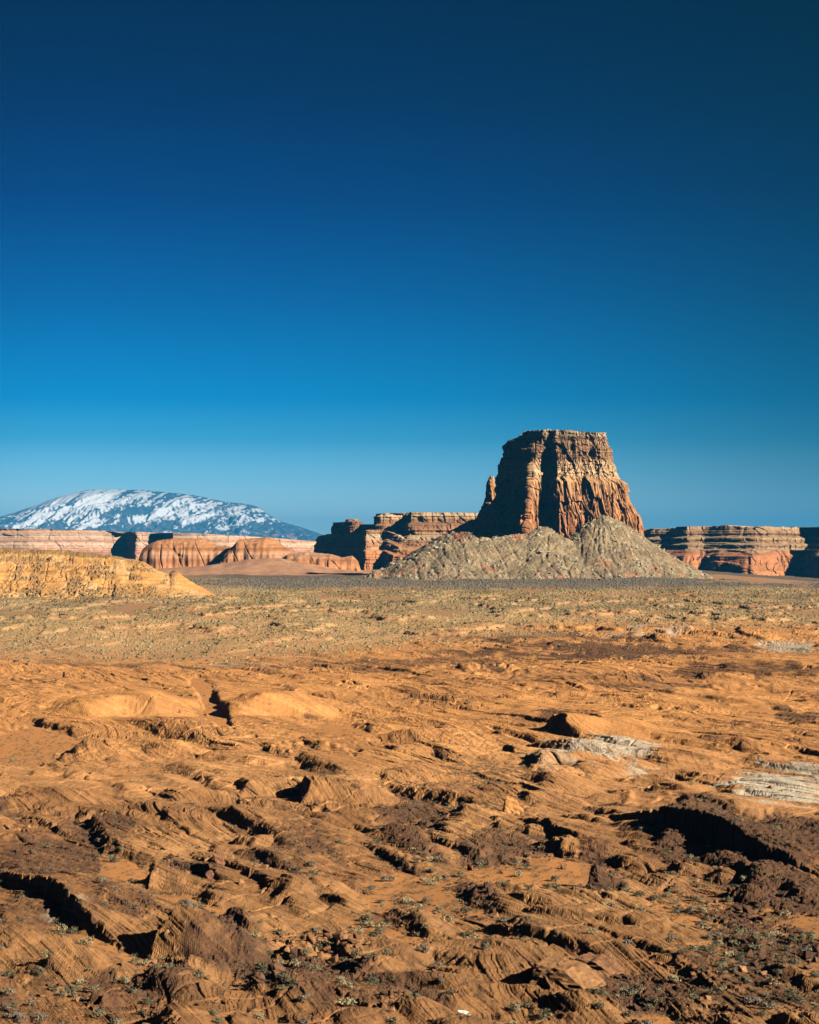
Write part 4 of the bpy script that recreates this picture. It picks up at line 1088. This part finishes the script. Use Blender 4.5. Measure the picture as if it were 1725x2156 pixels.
bs = np.clip(np.exp(rs.normal(0.0, .5, len(bx_))), .4, 3.6)
bz_ = ground_at(bx_, by_)
bdk = ground_at(bx_, by_, dfull)
bpx = bs * F / by_
bu2 = UC + bx_ * F / by_; bv2 = ground_v(bx_, by_, bz_)
iv = (bu2 > -5) & (bu2 < 1730) & (bv2 < 2160)
bo = np.argsort(-(bpx * iv))
def bzone(u, v):
    if v > 2080 and u > 1100: return "in the heap along the near right edge"
    if v > 2080: return "in the rubble along the near left edge"
    if u < 300: return "near the deep shadow of the left slab"
    if u < 520 and v < 1930: return "on the broken outcrop above the striped cone"
    if u < 900 and v > 1930: return "in the rubble at the foot of the striped cone"
    if u < 1010: return "on the ledges left of the sandy hollow"
    if u < 1330: return "around the standing dark rock knob"
    return "below the great shadowed dark ledge"
def bsize(s): return "small" if s < 1.1 else ("big" if s > 1.9 else "mid-sized")
KN = list(BC)
for i in bo[:270]:
    kname = KN[0] if bdk[i] > .45 else KN[int(rs.choice([1, 2]))]
    o = bpy.data.objects.new("boulder", BM[kname][rs.randint(5)]); COL.objects.link(o)
    s = bs[i]; o.scale = (s, s, s); o.rotation_euler = (rs.uniform(-.35, .35), rs.uniform(-.35, .35), rs.uniform(0, 6.28))
    o.location = (bx_[i], by_[i], bz_[i] + .18 * s)
    tag(o, f"{bsize(s)} angular {kname} boulder {bzone(bu2[i], bv2[i])}", "boulder", f"{kname} boulders {bzone(bu2[i], bv2[i])}")
# the rocks one can name
def named_rock(u, v, w, hgt, pts, colr, label, name="boulder", rz=0.0, sink=.15):
    y = V2Y(v); x = U2X(u, y); sc = y / F
    bm = bmesh.new()
    for p_ in pts: bm.verts.new((p_[0] * w * sc, p_[1] * w * sc, p_[2] * hgt * sc))
    res = bmesh.ops.convex_hull(bm, input=bm.verts)
    bmesh.ops.delete(bm, geom=[g for g in res['geom_interior'] if isinstance(g, bmesh.types.BMVert)], context='VERTS')
    bmesh.ops.bevel(bm, geom=list(bm.edges), offset=.06, segments=1, affect='EDGES')
    bmesh.ops.triangulate(bm, faces=bm.faces)
    bmesh.ops.subdivide_edges(bm, edges=bm.edges, cuts=(9 if w > 60 else 6), use_grid_fill=True)
    co = np.array([v_.co for v_ in bm.verts])
    n_ = fbm3(co[:, 0] / 1.1 + u, co[:, 1] / 1.1, co[:, 2] / .6, 3, 77) * .22
    bd_ = lookup(T1, co[:, 2] + .45 * co[:, 0] + u, .35) - .5
    n_ = n_ * 2.0 + bd_ * .42
    for v_, d_ in zip(bm.verts, n_):
        v_.co += v_.co.normalized() * float(d_)
    bmesh.ops.triangulate(bm, faces=bm.faces)
    me = bpy.data.meshes.new(name); bm.to_mesh(me); bm.free()
    at = me.color_attributes.new("Col", 'FLOAT_COLOR', 'POINT')
    c4 = np.ones((len(me.vertices), 4), f32); vz = np.empty(len(me.vertices) * 3); me.vertices.foreach_get('co', vz); vz = vz.reshape(-1, 3)
    c4[:, :3] = np.array(colr) * (.62 + .75 * lookup(T1, vz[:, 2] + .45 * vz[:, 0] + u, .35))[:, None]
    at.data.foreach_set("color", c4.ravel())
    me.materials.append(M_bould)
    o = bpy.data.objects.new(name, me); COL.objects.link(o)
    o.location = (x, y, float(ground_at(np.array([x]), np.array([y]))[0]) - sink * hgt * sc); o.rotation_euler = (0, 0, rz)
    tag(o, label, "rock")
KNOB = [(-.6, -.4, 0), (.7, -.45, 0), (.75, .4, 0), (-.6, .45, 0), (-.42, -.2, .55), (-.34, .1, .95), (-.12, -.12, 1.0), (.06, .15, .9), (.34, -.3, .6), (.42, .2, .55), (.6, -.05, .3), (-.1, -.5, .35)]
FIN = [(-.45, -.3, 0), (.5, -.35, 0), (.5, .3, 0), (-.4, .35, 0), (-.38, -.1, .8), (-.30, .15, 1.0), (-.05, 0, .92), (.30, -.15, .5), (.42, .1, .28), (-.5, 0, .35)]
SLABP = [(-.5, -.4, 0), (.5, -.35, 0), (.55, .35, 0), (-.5, .4, 0), (-.45, -.3, .9), (-.4, .3, 1.0), (.1, -.35, .75), (.15, .35, .8), (.6, 0, .3)]
ROUND = [(-.42, -.3, 0), (.4, -.35, 0), (.45, .3, 0), (-.4, .35, 0), (-.5, 0, .5), (.5, .05, .45), (0, -.45, .5), (-.25, -.2, .95), (.2, -.15, 1.0), (.1, .25, .9), (-.2, .2, .9), (.38, -.3, .6)]
named_rock(1262, 1880, 44, 54, KNOB, (.115, .06, .036), "dark brown leaning rock knob standing alone above the striped slab", "standing_rock")
named_rock(1218, 1888, 26, 20, ROUND, (.11, .058, .036), "squat dark boulder in the shadow left of the standing rock knob")
named_rock(1082, 1738, 46, 44, FIN, (.52, .25, .085), "bright orange fin of sandstone tilting out of the pale striped slope", "rock_fin", .1)
named_rock(458, 1858, 32, 30, ROUND, (.26, .12, .065), "reddish round boulder beside the dark outcrop above the striped cone")
named_rock(440, 1874, 22, 20, ROUND, (.17, .08, .05), "smaller dark red boulder just below the round reddish one", rz=1.0)
named_rock(975, 2150, 30, 18, SLABP, (.86, .80, .70), "small bright white-topped block at the very bottom of the slope", "boulder")
named_rock(1195, 2100, 130, 52, SLABP, (.30, .155, .07), "long tilted sandstone slab with a deep shaded left end", "tilted_rock", -.5)
named_rock(1262, 2062, 96, 34, SLABP, (.26, .13, .065), "brown tilted slab lying just above and right of the long one", "tilted_rock", -.55)
named_rock(545, 2106, 30, 26, ROUND, (.15, .08, .05), "dark angular block left of the rubble near the bottom")
named_rock(590, 2098, 36, 32, FIN, (.17, .09, .055), "dark pointed block in the rubble near the bottom", rz=.4)
small = bo[270:]
protoB = [mesh_arrays(boulder_mesh(f"stone{q}", 400 + q, .8, (1, 1, 1))) for q in range(5)]
tb = np.where((bdk[small] > .4)[:, None], np.array([[.13, .07, .045]]), np.array([[.30, .155, .075]]))
n3 = 9000
rv3 = rs.uniform(1680, 2200, n3 * 3); ru3 = rs.uniform(-60, 1785, n3 * 3)
ry3 = np.interp(-rv3, -_vv, _vy); rx3 = (ru3 - UC) * ry3 / F
k3 = rs.rand(n3 * 3) < ground_at(rx3, ry3, bfull) * .8
rx3, ry3 = rx3[k3], ry3[k3]
xs_ = np.r_[bx_[small], rx3]; yy_ = np.r_[by_[small], ry3]; ssz = np.r_[bs[small], rs.uniform(.15, .5, len(rx3))]
t3 = np.where((ground_at(rx3, ry3, dfull) > .4)[:, None], np.array([[.13, .07, .045]]), np.array([[.30, .155, .075]]))
V, T, Cc = scatter_mesh(protoB, xs_, yy_, ground_at(xs_, yy_) + .12 * ssz, ssz, rs.uniform(0, 6.28, len(xs_)), rs.uniform(.6, 1.1, len(xs_)), np.r_[tb, t3])
o = link("rubble", tri_mesh("rubble", V, T, Cc), M_bould)
tag(o, "countless small broken brown stones strewn between the larger boulders", kind='stuff')

# rubble lying on the talus of the butte
n4 = 2600
q4 = rs.rand(n4)
ti = rs.randint(0, TX.shape[0], n4 * 3); tj = rs.randint(0, TX.shape[1], n4 * 3)
okk = (TZ[ti, tj] > base_z(TX[ti, tj], TY[ti, tj]) + .5) & (TY[ti, tj] < 4330)
ti, tj = ti[okk], tj[okk]
tsz = np.clip(np.exp(rs.normal(.85, .55, len(ti))), 1.0, 12.0) * np.where(rs.rand(len(ti)) < .04, 1.7, 1)
tvis = np.argsort(-tsz)
TBm = [boulder_mesh(f"talus_block_{q}", 600 + q, .85, (.46, .42, .31)) for q in range(5)]
for m_ in TBm: m_.materials.append(M_talus)
for i in tvis[:150]:
    x, y, z = TX[ti[i], tj[i]], TY[ti[i], tj[i]], TZ[ti[i], tj[i]]
    u = UC + x * F / y
    where = "on the rubble cone under the butte's right face" if u > 1190 else ("on the rubble cone under the butte's lit spur" if u > 1060 else "on the low left ridge of the butte's rubble skirt")
    s = tsz[i]
    o = bpy.data.objects.new("talus_boulder", TBm[rs.randint(5)]); COL.objects.link(o)
    o.location = (x, y, z + .15 * s); o.scale = (s, s, s); o.rotation_euler = (rs.uniform(-.4, .4), rs.uniform(-.4, .4), rs.uniform(0, 6.28))
    sw = "huge" if s > 7 else ("large" if s > 5 else "pale")
    tag(o, f"{sw} grey-green boulder {where}", "boulder", f"boulders {where}")
r4 = tvis[150:]
V, T, Cc = scatter_mesh(protoB, TX[ti[r4], tj[r4]], TY[ti[r4], tj[r4]], TZ[ti[r4], tj[r4]] + .2 * tsz[r4], tsz[r4], rs.uniform(0, 6.28, len(r4)), rs.uniform(.6, 1.1, len(r4)), np.broadcast_to(np.array([[.40, .36, .26]]), (len(r4), 3)))
o = link("talus_rubble", tri_mesh("talus_rubble", V, T, Cc), M_talus)
tag(o, "loose pale rubble strewn over the slope below the butte", kind='stuff')

# ---------------------------------------------------------------- air
hz = bpy.data.meshes.new("haze")
bmz = bmesh.new(); bmesh.ops.create_cube(bmz, size=1); bmz.to_mesh(hz); bmz.free()
haze = bpy.data.objects.new("haze", hz); COL.objects.link(haze)
haze.scale = (140000, 130000, 2040); haze.location = (0, 55000, 2040 / 2 - 60)
tag(haze, "thin blue air that pales the far mountain", kind='stuff')
mh = bpy.data.materials.new("air"); mh.use_nodes = True
nt = mh.node_tree; nt.nodes.clear()
mo = nt.nodes.new("ShaderNodeOutputMaterial"); pv_ = nt.nodes.new("ShaderNodeVolumePrincipled")
pv_.inputs["Color"].default_value = (.024, .31, .69, 1)
pv_.inputs["Density"].default_value = 1.6e-5
nt.links.new(pv_.outputs[0], mo.inputs["Volume"])
hz.materials.append(mh)
print("verts", sum(len(m_.vertices) for m_ in bpy.data.meshes))
